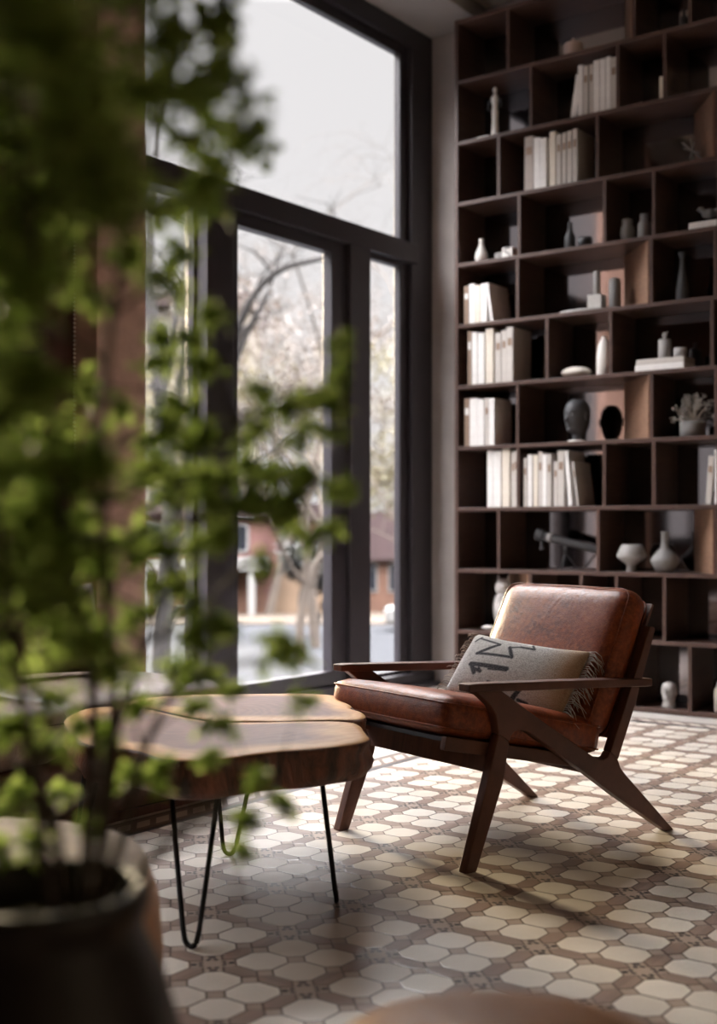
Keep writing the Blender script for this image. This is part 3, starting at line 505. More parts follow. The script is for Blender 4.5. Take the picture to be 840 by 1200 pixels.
def letter_cube(loc, s, label, mat, char):
    t = thing('letter_cube', label, 'cube', loc); MB().box(-s/2, s/2, -s/2, s/2, 0, s).build('block', MAT[mat], t, bevel=.003)
    if char == 'S':
        pts = [(math.cos(a)*.016, math.sin(a)*.016+.018) for a in [PI*.1+k*PI*1.4/9 for k in range(10)]]
        pts += [(math.cos(a)*.016, math.sin(a)*.016-.014) for a in [PI*.5-k*PI*1.4/9 for k in range(10)]]
    else: pts = [(-.010, .012), (.008, .012), (.008, -.012), (-.010, -.012)]
    k = s/.069
    MB().tube([(x*k, -s/2-.001, s/2+z*k) for x, z in pts], .004*k, 6).build('letter', MAT['grey'], t, smooth=True)
letter_cube((-3.655, Yd, 2.597), .069, 'white cube with the letter S on the fourth shelf from the top', 'white', 'S')
letter_cube((-3.735, Yd+.03, 2.597), .055, 'small grey cube beside the white cube with the letter S', 'midgrey', 'o')
one('bottle', 'slate grey bottle beside the low bowl on the fourth shelf from the top', 'bottle', MB().lathe([(.026, 0), (.031, .008), (.030, .08), (.015, .115), (.012, .155), (.015, .161), (.009, .16)]), 'dkgrey', (-3.262, Yd, 2.597))
one('bowl', 'low slate bowl beside the grey bottle on the fourth shelf', 'bowl', MB().lathe([(.02, 0), (.038, .018), (.043, .042), (.036, .066), (.032, .065), (.037, .042), (.01, .02)]), 'dkgrey', (-3.168, Yd, 2.597))
one('vase', 'rounded grey vase with a wide rim, left of a bottle-necked one, fourth shelf', 'vase', MB().lathe([(.026, 0), (.034, .012), (.041, .05), (.036, .085), (.028, .098), (.030, .128), (.024, .129), (.022, .1)]), 'grey', (-2.909, Yd, 2.597))
one('vase', 'bottle-necked grey vase right of the rounded vase, fourth shelf', 'vase', MB().lathe([(.034, 0), (.0375, .008), (.037, .085), (.030, .10), (.024, .104), (.025, .143), (.019, .144), (.018, .1)]), 'grey', (-2.808, Yd, 2.597))
one('book', 'white book lying flat under the small grey bird', 'book', B(-.088, .088, -.06, .09, 0, .037), 'book_w', (-2.437, Yd-.015, 2.597), bevel=.002)
t = thing('bird_figurine', 'small grey bird figurine on the flat white book', 'figurine', (-2.44, Yd, 2.634))
m = MB(); m.ball((0, 0, .055), .042, .024, .026, 18, 10); m.ball((-.044, 0, .082), .017, .014, .016, 12, 8); m.tube([(.03, 0, .06), (.07, 0, .085)], [.014, .004]); m.tube([(-.025, 0, .065), (-.042, 0, .08)], [.017, .013]); m.build('body', MAT['grey'], t, smooth=True)
m = MB(); m.tube([(-.058, 0, .082), (-.074, 0, .079)], [.005, .001]); m.build('beak', MAT['dkgrey'], t, smooth=True)
for s in (-1, 1): MB().tube([(0, s*.01, .035), (.003, s*.01, 0)], .003, 6).build('leg', MAT['dkgrey'], t)
one('tray', 'flat grey tray under the grey box on the fifth shelf from the top', 'tray', MB().lathe([(.14, 0), (.149, .004), (.149, .016), (.144, .016), (.140, .008)], 36, sy=.45), 'midgrey', (-3.177, 6.455, 2.2295))
one('block', 'square pale grey block on the round-ended tray', 'block', B(-.0425, .0425, -.035, .035, 0, .085), 'concrete', (-3.094, Yd, 2.2395), bevel=.003)
one('candle', 'grey pillar candle standing on the square pale block', 'candle', MB().lathe([(.020, 0), (.0212, .002), (.0212, .132), (.018, .135), (.002, .130), (.0015, .145)]), 'midgrey', (-3.094, Yd, 2.3248))
one('canister', 'tall slate canister right of the square pale block', 'canister', MB().lathe([(.033, 0), (.034, .003), (.034, .165), (.031, .17), (.031, .176), (.012, .185)]), 'grey', (-2.994, Yd+.02, 2.23))
one('vase', 'tall curved slate vase with a flared lip on the fifth shelf', 'vase', MB().lathe([(.032, 0), (.036, .01), (.035, .06), (.024, .14), (.014, .20), (.013, .235), (.024, .27), (.018, .268), (.008, .23)]), 'dkgrey', (-2.589, Yd, 2.23))
one('stone', 'flattened white oval stone on the shelf beside the tall white vase', 'stone', MB().ball((0, 0, .034), .091, .06, .034, 28, 14), 'offwhite', (-3.224, Yd, 1.8625))
one('vase', 'tall white vase with a rounded shoulder beside the oval stone', 'vase', MB().lathe([(.036, 0), (.043, .01), (.042, .12), (.036, .17), (.024, .20), (.014, .213), (.016, .222), (.010, .221)]), 'white', (-3.048, Yd, 1.863))
one('book', 'thick white book lying flat, lower of the two under the knobbed jar', 'book', B(-.14, .14, -.06, .10, 0, .034), 'book_w', (-2.691, Yd-.015, 1.863), bevel=.002)
one('book', 'grey book lying flat, upper of the two under the knobbed jar', 'book', B(-.137, .137, -.058, .10, 0, .031), 'book_g', (-2.690, Yd-.012, 1.8972), bevel=.002)
t = thing('lidded_jar', 'grey cylinder jar with a knobbed lid on the flat books', 'jar', (-2.690, Yd, 1.9285))
MB().lathe([(.033, 0), (.0345, .003), (.0345, .102)], 24).build('jar_body', MAT['midgrey'], t, smooth=True)
m = MB(); m.lathe([(.0345, .1025), (.034, .108), (.01, .113), (.006, .12)], 24); m.ball((0, 0, .133), .014, .010, .016, 14, 8); m.tube([(.006, 0, .14), (.022, 0, .152)], [.006, .001]); m.build('lid', MAT['midgrey'], t, smooth=True)
one('cup', 'short grey cup beside the knobbed jar on the flat books', 'cup', MB().lathe([(.028, 0), (.034, .006), (.034, .055), (.030, .055), (.029, .012), (.002, .010)]), 'midgrey', (-2.602, Yd, 1.9285))
# head
t = thing('head_bust', 'slate grey sculpted head on a white base in the cell above the books', 'bust', (-3.215, Yd, 1.496), math.radians(-18))
m = MB()
prof = [(.040, .010), (.041, .03), (.042, .05), (.052, .066), (.062, .09), (.068, .125), (.071, .16), (.068, .195), (.055, .225), (.032, .244), (.004, .25)]
n = 32; vs = []; fs = []
for r, z in prof:
    for k in range(n):
        a = 2*PI*k/n; x = math.sin(a)*r*.92; y = -math.cos(a)*r*(1.18 if z > .06 else 1.0)+(0 if z > .06 else .012)
        f = max(0, math.cos(a))
        if .10 < z < .17 and f > .985: y -= .016*(1-(z-.10)/.07)+.003                # nose
        if .15 < z < .17 and .86 < f < .97: y += .006                                # eye sockets
        if .075 < z < .1 and f > .93: y -= .004
        vs.append((x, y, z))
for i in range(len(prof)-1):
    for k in range(n): fs.append((i*n+k, i*n+(k+1) % n, (i+1)*n+(k+1) % n, (i+1)*n+k))
fs += [tuple(range(n))[::-1], tuple(range((len(prof)-1)*n, len(prof)*n))]
m.add(vs, fs)
m.tube([(0, -.073, .165), (0, -.083, .14), (0, -.092, .122), (0, -.083, .115)], [.006, .009, .011, .008], 10)
m.ball((0, -.072, .098), .022, .012, .006, 12, 8); m.ball((0, -.071, .089), .019, .012, .006, 12, 8); m.ball((0, -.062, .07), .02, .018, .013, 12, 8)
for s in (-1, 1):
    m.ball((s*.026, -.066, .152), .013, .009, .008, 12, 8); m.tube([(s*.010, -.078, .17), (s*.028, -.074, .176), (s*.046, -.056, .166)], [.005, .006, .004], 8)
    m.ball((s*.065, .008, .145), .008, .017, .028, 10, 8)
m.build('head', MAT['dkgrey'], t, smooth=True, weld=False)
MB().lathe([(.052, 0), (.054, .002), (.054, .009), (.05, .0105)], 28).build('base', MAT['white'], t, smooth=True)
# dried flowers
t = thing('flower_planter', 'grey planter with a pale dried flower posy under the flat books', 'planter', (-2.535, Yd+.01, 1.496))
MB().lathe([(.062, 0), (.069, .006), (.070, .078), (.066, .084), (.060, .083), (.058, .06), (.002, .058)], 28).build('pot', MAT['grey'], t, smooth=True)
m = MB(); mf = MB(); rf = random.Random(8)
for k in range(46):
    a = rf.uniform(0, 2*PI); e = rf.uniform(.15, 1.45); L = rf.uniform(.10, .165)
    dv = Vector((math.cos(a)*math.cos(e)*.85, math.sin(a)*math.cos(e)*.55, math.sin(e)))*L
    p = Vector((0, 0, .065)); q = p+dv+Vector((0, 0, .005)); m.tube([p, p+dv*.5+Vector((0, 0, .012)), q], [.0016, .0013, .001], 5)
    for j in range(15):
        d = Vector((rf.gauss(0, 1), rf.gauss(0, 1), rf.gauss(0, 1))).normalized(); mf.leaf(q+d*rf.uniform(0, .014), d, Vector((rf.random(), rf.random(), rf.random())), .013, .012)
m.build('stems', MAT['thread'], t); o = mf.build('flowers', MAT['dryflower'], t, weld=False); o['kind'] = 'stuff'
# telescope
t = thing('telescope', 'small dark telescope on a tripod on the shelf above the armchair', 'telescope', (-3.30, Yd+.02, .762), math.radians(6))
ax = Vector((.97, 0, -.24)); c0 = Vector((0, 0, .165))
MB().tube([c0-ax*.185, c0-ax*.14, c0-ax*.135, c0+ax*.20, c0+ax*.205], [.036, .036, .026, .023, .018], 18).build('tube', MAT['black'], t, smooth=True, bevel=.002)
MB().tube([c0-ax*.11, c0-ax*.085], .0285, 18).build('ring', MAT['midgrey'], t, smooth=True)
m = MB(); m.tube([c0-ax*.15+Vector((0, 0, -.03)), c0-ax*.15+Vector((0, 0, -.075))], .011, 12); m.tube([c0-ax*.15+Vector((0, 0, -.07)), c0-ax*.15+Vector((0, 0, -.085))], .016, 12); m.build('eyepiece', MAT['black'], t, smooth=True)
m = MB(); m.tube([c0+Vector((0, 0, -.02)), c0+Vector((0, 0, -.075))], .011, 12); m.build('mount', MAT['black'], t, smooth=True)
for k in range(3):
    a = k*2*PI/3+.5; MB().tube([(0, 0, .10), (math.cos(a)*.075, math.sin(a)*.06, .003)], [.006, .004], 8).build('leg', MAT['black'], t, smooth=True)
one('bowl', 'pale grey footed bowl with an irregular rim left of the bottle vase', 'bowl', MB().lathe([(.030, 0), (.028, .012), (.024, .034), (.040, .05), (.078, .078), (.082, .092), (.060, .145), (.052, .153), (.048, .148), (.072, .092), (.02, .06)], 32, bump=lambda a, z: 1+.03*math.sin(3*a)*(z > .1)), 'midgrey', (-2.885, Yd, .762))
one('vase', 'grey stoneware vase with a long neck right of the footed bowl', 'vase', MB().lathe([(.040, 0), (.052, .012), (.078, .06), (.079, .072), (.050, .11), (.026, .135), (.021, .16), (.021, .215), (.025, .224), (.018, .223), (.014, .16)], 32), 'grey', (-2.688, Yd, .762))
# marble owl
t = thing('owl_figurine', 'veined marble owl figurine behind the armchair on the second lowest shelf', 'figurine', (-3.70, Yd, .395))
m = MB(); m.lathe([(.035, 0), (.042, .02), (.054, .09), (.056, .15), (.048, .20), (.04, .222)], 24, sy=.85); m.ball((0, -.004, .258), .05, .045, .052, 20, 12)
for s in (-1, 1): m.tube([(s*.028, 0, .29), (s*.036, 0, .334)], [.014, .002], 8); m.ball((s*.020, -.042, .265), .013, .008, .013, 10, 8)
m.tube([(0, -.046, .255), (0, -.056, .238)], [.008, .002], 8); m.build('body', MAT['marble'], t, smooth=True)
for s in (-1, 1):
    m = MB(); m.ball((s*.05, .004, .13), .014, .036, .085, 12, 10); m.build('wing', MAT['grey'], t, smooth=True)
one('stone', 'small flat white stone left of the marble owl', 'stone', MB().ball((0, 0, .014), .042, .03, .014, 18, 10), 'white', (-3.80, Yd, .395))
# stone head bottom shelf
t = thing('stone_bust', 'small mottled stone bust on the bottom shelf right of the armchair', 'bust', (-2.665, Yd, .028))
m = MB(); m.lathe([(.034, 0), (.036, .008), (.030, .03), (.034, .05), (.040, .08), (.041, .105), (.034, .128), (.016, .138), (.002, .14)], 22, sy=1.05)
m.tube([(0, -.038, .10), (0, -.050, .078), (0, -.04, .072)], [.006, .009, .005], 8); m.ball((0, -.038, .055), .018, .01, .006, 10, 6)
for s in (-1, 1): m.ball((s*.038, 0, .085), .006, .012, .02, 8, 6); m.ball((s*.015, -.037, .10), .009, .006, .005, 8, 6)
m.build('head', MAT['marble'], t, smooth=True); B(-.036, .036, -.034, .034, -.0005, .006).build('base', MAT['grey'], t)
one('vase', 'tall pale vase on the bottom shelf, right of the mottled stone bust', 'vase', MB().lathe([(.026, 0), (.030, .006), (.031, .11), (.018, .14), (.016, .160), (.011, .16)]), 'offwhite', (-2.381, Yd, .028))

# ------------------------------------------------------------------ armchair
ch = thing('armchair', 'walnut framed lounge armchair with cognac leather seat and back, on the tiled floor', 'armchair', (-2.0625, 3.6305, 0), math.radians(-17.6))
W = MAT['walnut']
leg_poly = [(-.348, .395), (-.366, .335), (-.391, .256), (-.477, 0), (-.435, 0), (-.329, .249), (-.312, .33), (-.305, .366)]
brace_poly = [(-.445, .531), (-.410, .506), (-.376, .479), (-.357, .450), (-.348, .395), (-.305, .366), (-.297, .384), (-.283, .395), (-.262, .398), (-.240, .394), (-.22, .385), (.02, .236), (.153, .149), (.40, 0), (.436, 0), (.30, .123), (.205, .208), (.178, .236), (.166, .262), (.131, .292), (.118, .276), (.100, .270), (.078, .273), (.049, .287), (-.202, .437), (-.337, .522), (-.345, .531)]
post_poly = [(.166, .262), (.258, .455), (.345, .672), (.338, .680), (.318, .682), (.236, .507), (.131, .292)]
for s in (-1, 1):
    a0, a1 = (.302, .337) if s > 0 else (-.337, -.302)
    fn = lambda p, a: (a, p[0], p[1])
    MB().prism(leg_poly, a0, a1, fn).build('front_leg', W, ch, bevel=.004)
    MB().prism(brace_poly, a0, a1, fn).build('side_brace', W, ch, bevel=.004)
    MB().prism(post_poly, a0, a1, fn).build('back_post', W, ch, bevel=.004)
    m = MB(); xs = (.296, .346) if s > 0 else (-.346, -.296)
    st_ = [(-.470, .550, .528, 0), (-.44, .5505, .5265, .001), (-.2, .5395, .5135, .005), (.1, .525, .499, .004), (.29, .5135, .4875, 0), (.325, .511, .486, -.004)]
    vs = []; fs = []
    for y, zt, zb, e in st_: vs += [(xs[0]-e, y, zb), (xs[1]+e, y, zb), (xs[1]+e, y, zt), (xs[0]-e, y, zt)]
    for i in range(len(st_)-1): fs += [(4*i+k, 4*i+(k+1) % 4, 4*i+4+(k+1) % 4, 4*i+4+k) for k in range(4)]
    fs += [(3, 2, 1, 0), tuple(range(len(vs)-4, len(vs)))]
    m.add(vs, fs); m.build('armrest', W, ch, bevel=.004)
SL = math.radians(-11.4)
MS = Matrix.Translation((0, -.195, .333)) @ Matrix.Rotation(SL, 4, 'X')                # seat plane
m = MB()
for s in (-1, 1): m.box(s*.301 if s < 0 else .278, -.278 if s < 0 else .301, -.33, .37, -.040, 0, MS)
m.build('seat_rail', W, ch, bevel=.003)
MB().box(-.301, .301, -.168, -.143, -.088, -.018, MS).build('front_apron', W, ch, bevel=.003)
MB().box(-.30, .30, .32, .345, -.06, -.01, MS).build('rear_rail', W, ch, bevel=.003)
MB().box(-.278, .278, -.325, .32, -.016, -.004, MS).build('seat_deck', MAT['black'], ch)
MC = Matrix.Translation((0, -.190, .393)) @ Matrix.Rotation(SL, 4, 'X')
m = MB(); m.cushion(.596, .665, .114, .034, .016, 16, MC); o = m.build('seat_cushion', MAT['leather'], ch, smooth=True); o['label'] = 'cognac leather seat cushion'
def piping(L, Wd, z, M, r=.028, rad=.0032, puff=0):
    pts = []
    for cx, cy, a0 in ((1, 1, 0), (-1, 1, PI/2), (-1, -1, PI), (1, -1, 3*PI/2)):
        for k in range(5):
            a = a0+k*PI/8; pts.append(M @ Vector((cx*(L/2-r)+r*math.cos(a), cy*(Wd/2-r)+r*math.sin(a), z)))
    pts.append(pts[0]); return MB().tube(pts, rad, 6, cap=False)
piping(.597, .666, .036, MC).build('piping', MAT['leather'], o, smooth=True); piping(.597, .666, -.036, MC).build('piping', MAT['leather'], o, smooth=True)
RB = math.radians(64)                                                                  # back leans 26 degrees
MK = Matrix.Translation((0, .2155, .565)) @ Matrix.Rotation(RB, 4, 'X')
m = MB(); m.cushion(.604, .50, .114, .052, .020, 20, MK); o = m.build('back_cushion', MAT['leather'], ch, smooth=True); o['label'] = 'cognac leather back cushion'
piping(.586, .484, .0475, MK, r=.04, rad=.0018).build('piping', MAT['leather'], o, smooth=True); piping(.586, .484, -.0475, MK, r=.04, rad=.0018).build('piping', MAT['leather'], o, smooth=True)
MB().box(-.301, .301, -.235, .235, -.066, -.056, MK).build('added_back_panel', W, ch)  # board added to stop window light showing behind the cushion
for q in (-.15, 0, .14): MB().box(-.302, .302, q-.022, q+.022, -.078, -.066, MK).build('back_slat', W, ch, bevel=.003)

# ------------------------------------------------------------------ kilim pillow
pl = thing('lumbar_pillow', 'oatmeal woven pillow with dark zigzags and fringed ends, leaning on the leather chair back', 'pillow', tuple(ch.location), math.radians(-17.6))
BL, BR, TR, TL = Vector((-.205, -.115, .432)), Vector((.245, -.010, .385)), Vector((.235, .150, .600)), Vector((-.215, .050, .634))
N = (BR-BL).cross(TL-BL).normalized()                                                  # towards the front of the chair
nu, nv = 30, 18
def pp(u, v, side):
    p = BL*(1-u)*(1-v)+BR*u*(1-v)+TR*u*v+TL*(1-u)*v
    e = max(0, (1-(2*u-1)**2))**.42*max(0, (1-(2*v-1)**2))**.5
    inn = .012*math.sin(PI*u)*(2*v-1)**3
    return p+N*side*(.052*e)-(TL-BL).normalized()*inn
m = MB(); uvs = []
for side in (1, -1):
    vs = [pp(i/nu, j/nv, side) for i in range(nu+1) for j in range(nv+1)]; uvs += [(i/nu, j/nv) for i in range(nu+1) for j in range(nv+1)]
    m.add(vs, [(i*(nv+1)+j, (i+1)*(nv+1)+j, (i+1)*(nv+1)+j+1, i*(nv+1)+j+1) for i in range(nu) for j in range(nv)])
o = m.build('pillow_cover', MAT['kilim'], pl, smooth=True, weld=False)
ul = o.data.uv_layers.new(name='weave')
for lp in o.data.loops: ul.data[lp.index].uv = uvs[lp.vertex_index]
bmx = bmesh.new(); bmx.from_mesh(o.data); bmesh.ops.remove_doubles(bmx, verts=bmx.verts, dist=1e-5); bmesh.ops.recalc_face_normals(bmx, faces=bmx.faces); bmx.to_mesh(o.data); bmx.free()
rr = random.Random(4)
m = MB()
for end, cnt in ((1, 58), (0, 40)):
    for k in range(cnt):
        v = (k+.5)/cnt; p = BL*(1-end)*(1-v)+BR*end*(1-v)+TR*end*v+TL*(1-end)*v
        ud = (BR-BL).normalized()*(1 if end else -1); L = rr.uniform(.045, .075) if end else rr.uniform(.02, .035)
        j = Vector((rr.uniform(-.012, .012), rr.uniform(-.016, .010), rr.uniform(-.008, .008)))
        sag = Vector((0, -.004, -.030 if end else -.008))
        m.tube([p-ud*.006, p+ud*L*.35+j*.3+N*.006, p+ud*L*.7+j*.7+sag*.45+N*.006, p+ud*L*.85+j+sag*(1+rr.uniform(-.3, .4))], [.0014, .0013, .0012, .0008], 5)
o = m.build('fringe', MAT['thread'], pl, smooth=True); o['kind'] = 'stuff'; o['label'] = 'long cotton fringe at both ends'

# ------------------------------------------------------------------ live-edge coffee table
tb = thing('coffee_table', 'live-edge coffee table of two wood slabs on black hairpin legs, beside the armchair', 'coffee table', (-2.55, 2.70, 0))
front = [(-2.222, 2.944), (-2.150, 2.912), (-2.090, 2.850), (-2.035, 2.790), (-1.985, 2.735), (-1.972, 2.66), (-1.999, 2.567), (-2.05, 2.478), (-2.078, 2.40), (-2.105, 2.30), (-2.155, 2.222), (-2.21, 2.205), (-2.28, 2.217), (-2.35, 2.238), (-2.412, 2.243), (-2.471, 2.222), (-2.56, 2.235), (-2.645, 2.281), (-2.74, 2.335), (-2.843, 2.408), (-2.91, 2.46), (-2.975, 2.538), (-3.03, 2.625), (-3.05, 2.70), (-3.00, 2.765), (-2.90, 2.775), (-2.78, 2.745), (-2.66, 2.715), (-2.532, 2.705), (-2.46, 2.745), (-2.399, 2.792), (-2.33, 2.862)]
back = [(-2.235, 2.985), (-2.222, 3.04), (-2.27, 3.10), (-2.324, 3.145), (-2.37, 3.165), (-2.40, 3.21), (-2.45, 3.255), (-2.53, 3.31), (-2.605, 3.385), (-2.67, 3.375), (-2.733, 3.351), (-2.82, 3.28), (-2.899, 3.205), (-2.97, 3.15), (-3.03, 3.07), (-3.075, 2.98), (-3.07, 2.87), (-3.02, 2.795), (-2.90, 2.80), (-2.78, 2.772), (-2.66, 2.742), (-2.545, 2.733), (-2.475, 2.772), (-2.41, 2.822), (-2.345, 2.885)]
def slab(poly, label):
    import mathutils
    P2 = [Vector((x*.965+2.55, y*.965-2.70)) for x, y in poly]
    # smooth closed outline
    pts = []; n = len(P2)
    for i in range(n):
        a, b, c, d = P2[i-1], P2[i], P2[(i+1) % n], P2[(i+2) % n]
        for t in (0, .33, .67):
            pts.append(.5*((2*b)+(c-a)*t+(2*a-5*b+4*c-d)*t*t+(3*b-a-3*c+d)*t**3))
    cen = sum(pts, Vector((0, 0)))/len(pts); K = len(pts); rs = random.Random(len(poly))
    jit = [rs.uniform(-1, 1) for _ in range(K)]
    jit = [(jit[i-1]+2*jit[i]+jit[(i+1) % K])/4 for i in range(K)]
    m = MB(); rim = []
    rings = [(0.0, .450, 0), (.25, .4505, 0), (.5, .4505, 0), (.72, .450, 0), (.86, .450, 0), (.95, .4495, 0), (1.0, .4465, 0), (1.0, .438, .004), (1.0, .415, -.002), (1.0, .39, .006), (1.0, .37, .001), (.985, .352, -.006), (.95, .345, -.012)]
    vs = [(cen.x, cen.y, .450)]; rim = [0.0]
    for f, z, o_ in rings[1:]:
        for i, p in enumerate(pts):
            dv = (p-cen); L = dv.length; u = dv/L
            off = o_+(.007*jit[i]+.004*math.sin(i*.9+z*60) if z < .445 else 0)
            q = cen+u*(L*f+off); vs.append((q.x, q.y, z)); rim.append(f if z > .445 else 1)
    vs.append((cen.x, cen.y, .345)); rim.append(1)
    fs = [(0, 1+i, 1+(i+1) % K) for i in range(K)]; mi = [0]*K
    R = len(rings)-1
    for r in range(R-1):
        for i in range(K):
            fs.append((1+r*K+i, 1+(r+1)*K+i, 1+(r+1)*K+(i+1) % K, 1+r*K+(i+1) % K)); mi.append(0 if r < 5 else 1)
    e = 1+(R-1)*K
    for i in range(K): fs.append((e+i, len(vs)-1, e+(i+1) % K)); mi.append(1)
    m.add(vs, fs); m.mi = mi
    o = m.build('slab', None, tb, smooth=True, mats=[MAT['slab'], MAT['barkedge']], weld=False)
    at = o.data.attributes.new('rim', 'FLOAT', 'POINT'); at.data.foreach_set('value', rim)
    bm = bmesh.new(); bm.from_mesh(o.data); bmesh.ops.recalc_face_normals(bm, faces=bm.faces); bm.to_mesh(o.data); bm.free()
    o['label'] = label
slab(front, 'nearer wood slab with a scalloped bark edge'); slab(back, 'farther wood slab behind the crack')
def hairpin(bot, ta, tbb):
    bot, a, b = Vector(bot), Vector(ta), Vector(tbb); bot.z += .006
    sa = (a-bot); sb = (b-bot); side = ((b-a)-((b-a).dot(Vector((0, 0, 1))))*Vector((0, 0, 1))).normalized()*.02
    pts = [a, bot+sa*.5-side*.55, bot+sa*.10-side*.9]
    for k in range(1, 8):
        t = k/8*PI; pts.append(bot+Vector((0, 0, .020))-side*math.cos(t)*1.0-Vector((0, 0, 1))*math.sin(t)*.020)
    pts += [bot+sb*.10+side*.9, bot+sb*.5+side*.55, b]
    m = MB(); m.tube([Vector((p.x+2.55, p.y-2.70, p.z)) for p in pts], .0068, 8)
    mid = (a+b)/2; m.box(mid.x+2.55-.09, mid.x+2.55+.09, mid.y-2.70-.02, mid.y-2.70+.02, .338, .347)
    m.build('leg', MAT['iron'], tb, smooth=True)
hairpin((-2.079, 2.141, 0), (-2.315, 2.31, .347), (-2.150, 2.315, .347))
hairpin((-2.577, 2.820, 0), (-2.66, 2.845, .347), (-2.50, 2.865, .347))
hairpin((-2.022, 2.637, 0), (-2.045, 2.60, .347), (-2.118, 2.69, .347))
hairpin((-2.90, 2.50, 0), (-2.72, 2.38, .347), (-2.78, 2.50, .347))

# ------------------------------------------------------------------ sofa and seats on the left
so = thing('sofa', 'low brown leather sofa along the panelled wall, left of the coffee table', 'sofa', (-3.66, 2.1, 0))
S = MAT['sofa']
def sb(name, x0, x1, y0, y1, z0, z1, r, puff, mat=S, M=None):
    m = MB(); m.cushion(x1-x0, y1-y0, z1-z0, r, puff, 14, Matrix.Translation(((x0+x1)/2+3.66, (y0+y1)/2-2.1, (z0+z1)/2)))
    return m.build(name, mat, so, smooth=True)
sb('base', -4.24, -3.175, .62, 3.50, .03, .24, .02, 0)
m = MB(); m.box(-.56, .475, -1.46, 1.38, 0, .03); m.build('plinth', MAT['panel'], so)
for y0, y1 in ((.63, 1.70), (1.71, 2.72), (2.73, 3.49)):
    o = sb('seat_cushion', -4.0, -3.165, y0, y1, .24, .425, .06, .026, MAT['seat'])
    mid = Matrix.Translation((-.5825+.66-.0, (y0+y1)/2-2.1, .32)); piping(.836, y1-y0+.002, .036, Matrix.Translation(((-4.0-3.165)/2+3.66, (y0+y1)/2-2.1, (.24+.425)/2)), r=.055).build('piping', S, o, smooth=True)
for y0, y1 in ((.63, 2.06), (2.07, 3.49)):
    sb('back_cushion', -4.23, -3.99, y0, y1, .26, .74, .06, .0)
# cushions on the sofa
def throw_pillow(name, label, c, rot, L, Wd, T, mat, fringe=False):
    t = thing(name, label, 'pillow', c, 0); M = Euler(rot).to_matrix().to_4x4()
    m = MB()
    for side in (1, -1):
        vs = []
        for i in range(17):
            for j in range(17):
                u, v = i/8-1, j/8-1
                e = max(0, 1-u*u)**.45*max(0, 1-v*v)**.45
                vs.append(M @ Vector((u*L/2*(1-.07*(1-v*v)*0-.05*(1-abs(v))), v*Wd/2*(1-.05*(1-abs(u))), side*T/2*e)))
        m.add(vs, [(i*17+j, (i+1)*17+j, (i+1)*17+j+1, i*17+j+1) for i in range(16) for j in range(16)])
    m.build('pillow_cover', MAT[mat], t, smooth=True)
    if fringe:
        m = MB(); rq = random.Random(7)
        for k in range(60):
            p = M @ Vector(((k/59-.5)*L*.96, -Wd/2+.01, 0)); 
            m.tube([p, p+Vector((rq.uniform(0, .02), rq.uniform(-.01, .01), -.03)), p+Vector((rq.uniform(.0, .03), rq.uniform(-.012, .012), -.085))], [.0028, .0026, .0018], 5)
        o = m.build('fringe', MAT[mat], t); o['kind'] = 'stuff'
throw_pillow('throw_pillow', 'brown leather pillow leaning on the sofa, right of the fringed pillow', (-3.72, 3.02, .625), (math.radians(66), 0, math.radians(72)), .50, .36, .13, 'sofa')
throw_pillow('throw_pillow', 'dark woven pillow with a long fringe at the left end of the sofa', (-3.70, 2.45, .66), (math.radians(70), 0, math.radians(80)), .46, .36, .12, 'throw', True)
t = thing('pouf', 'tan leather pouf with a pale fabric top behind the dark plant pot', 'pouf', (-1.895, 1.335, 0))
m = MB(); m.lathe([(.33, .01), (.36, .03), (.378, .12), (.38, .24), (.372, .34), (.355, .385)], 48); m.build('body', MAT['tan'], t, smooth=True)
m = MB(); m.lathe([(.356, .386), (.345, .408), (.30, .42), (.002, .422)], 48); o = m.build('seat_top', MAT['beige'], t, smooth=True); o['label'] = 'pale fabric top'
t = thing('ottoman', 'round tan leather ottoman at the bottom edge of the view, in front of the armchair', 'ottoman', (-.725, 1.267, 0))
m = MB(); m.lathe([(.20, .03), (.225, .06), (.235, .16), (.232, .26), (.226, .33)], 44); m.build('body', MAT['tan'], t, smooth=True)
m = MB(); m.lathe([(.227, .331), (.226, .355), (.205, .385), (.15, .400), (.002, .406)], 44); m.build('seat_top', MAT['tan'], t, smooth=True)
for k in range(4):
    a = PI/4+k*PI/2; MB().lathe([(.012, 0), (.018, .035)], 10, c=(.16*math.cos(a), .16*math.sin(a), 0)).build('leg', W, t, smooth=True)

# ------------------------------------------------------------------ shutter, blind chain, track rail
sh = thing('louvred_shutter', 'dark wooden louvred shutter hung on the panelled wall behind the shrub', 'shutter', (-4.27, 3.20, 1.25))
m = MB()
for b in ((-.012, .018, -.30, -.26, 0, .62), (-.012, .018, .26, .30, 0, .62), (-.012, .018, -.26, .26, 0, .04), (-.012, .018, -.26, .26, .58, .62)): m.box(*b)
m.build('shutter_frame', MAT['panel'], sh, bevel=.003)
for k in range(13):
    MB().box(-.022, .022, -.262, .262, -.003, .003, Matrix.Translation((.004, 0, .062+k*.041)) @ Matrix.Rotation(math.radians(48), 4, 'Y')).build('slat', MAT['panel'], sh, bevel=.001)
m = MB()
for k in range(150): m.ball((0, 0, -k*.019), .006, n=6, m=4)
tag(m.build('bead_chain', MAT['white'], loc=(-4.255, 3.655, 4.13), smooth=True, weld=False), 'white beaded blind chain hanging down the panelled wall', 'blind chain')
t = thing('track_rail', 'black lighting track fixed to the ceiling above the bookcase', 'lighting track', (-3.80, 5.0, 4.249))
m = MB(); m.box(-.02, .02, -1.6, 1.48, -.03, 0); m.build('rail', MAT['iron'], t, bevel=.002)

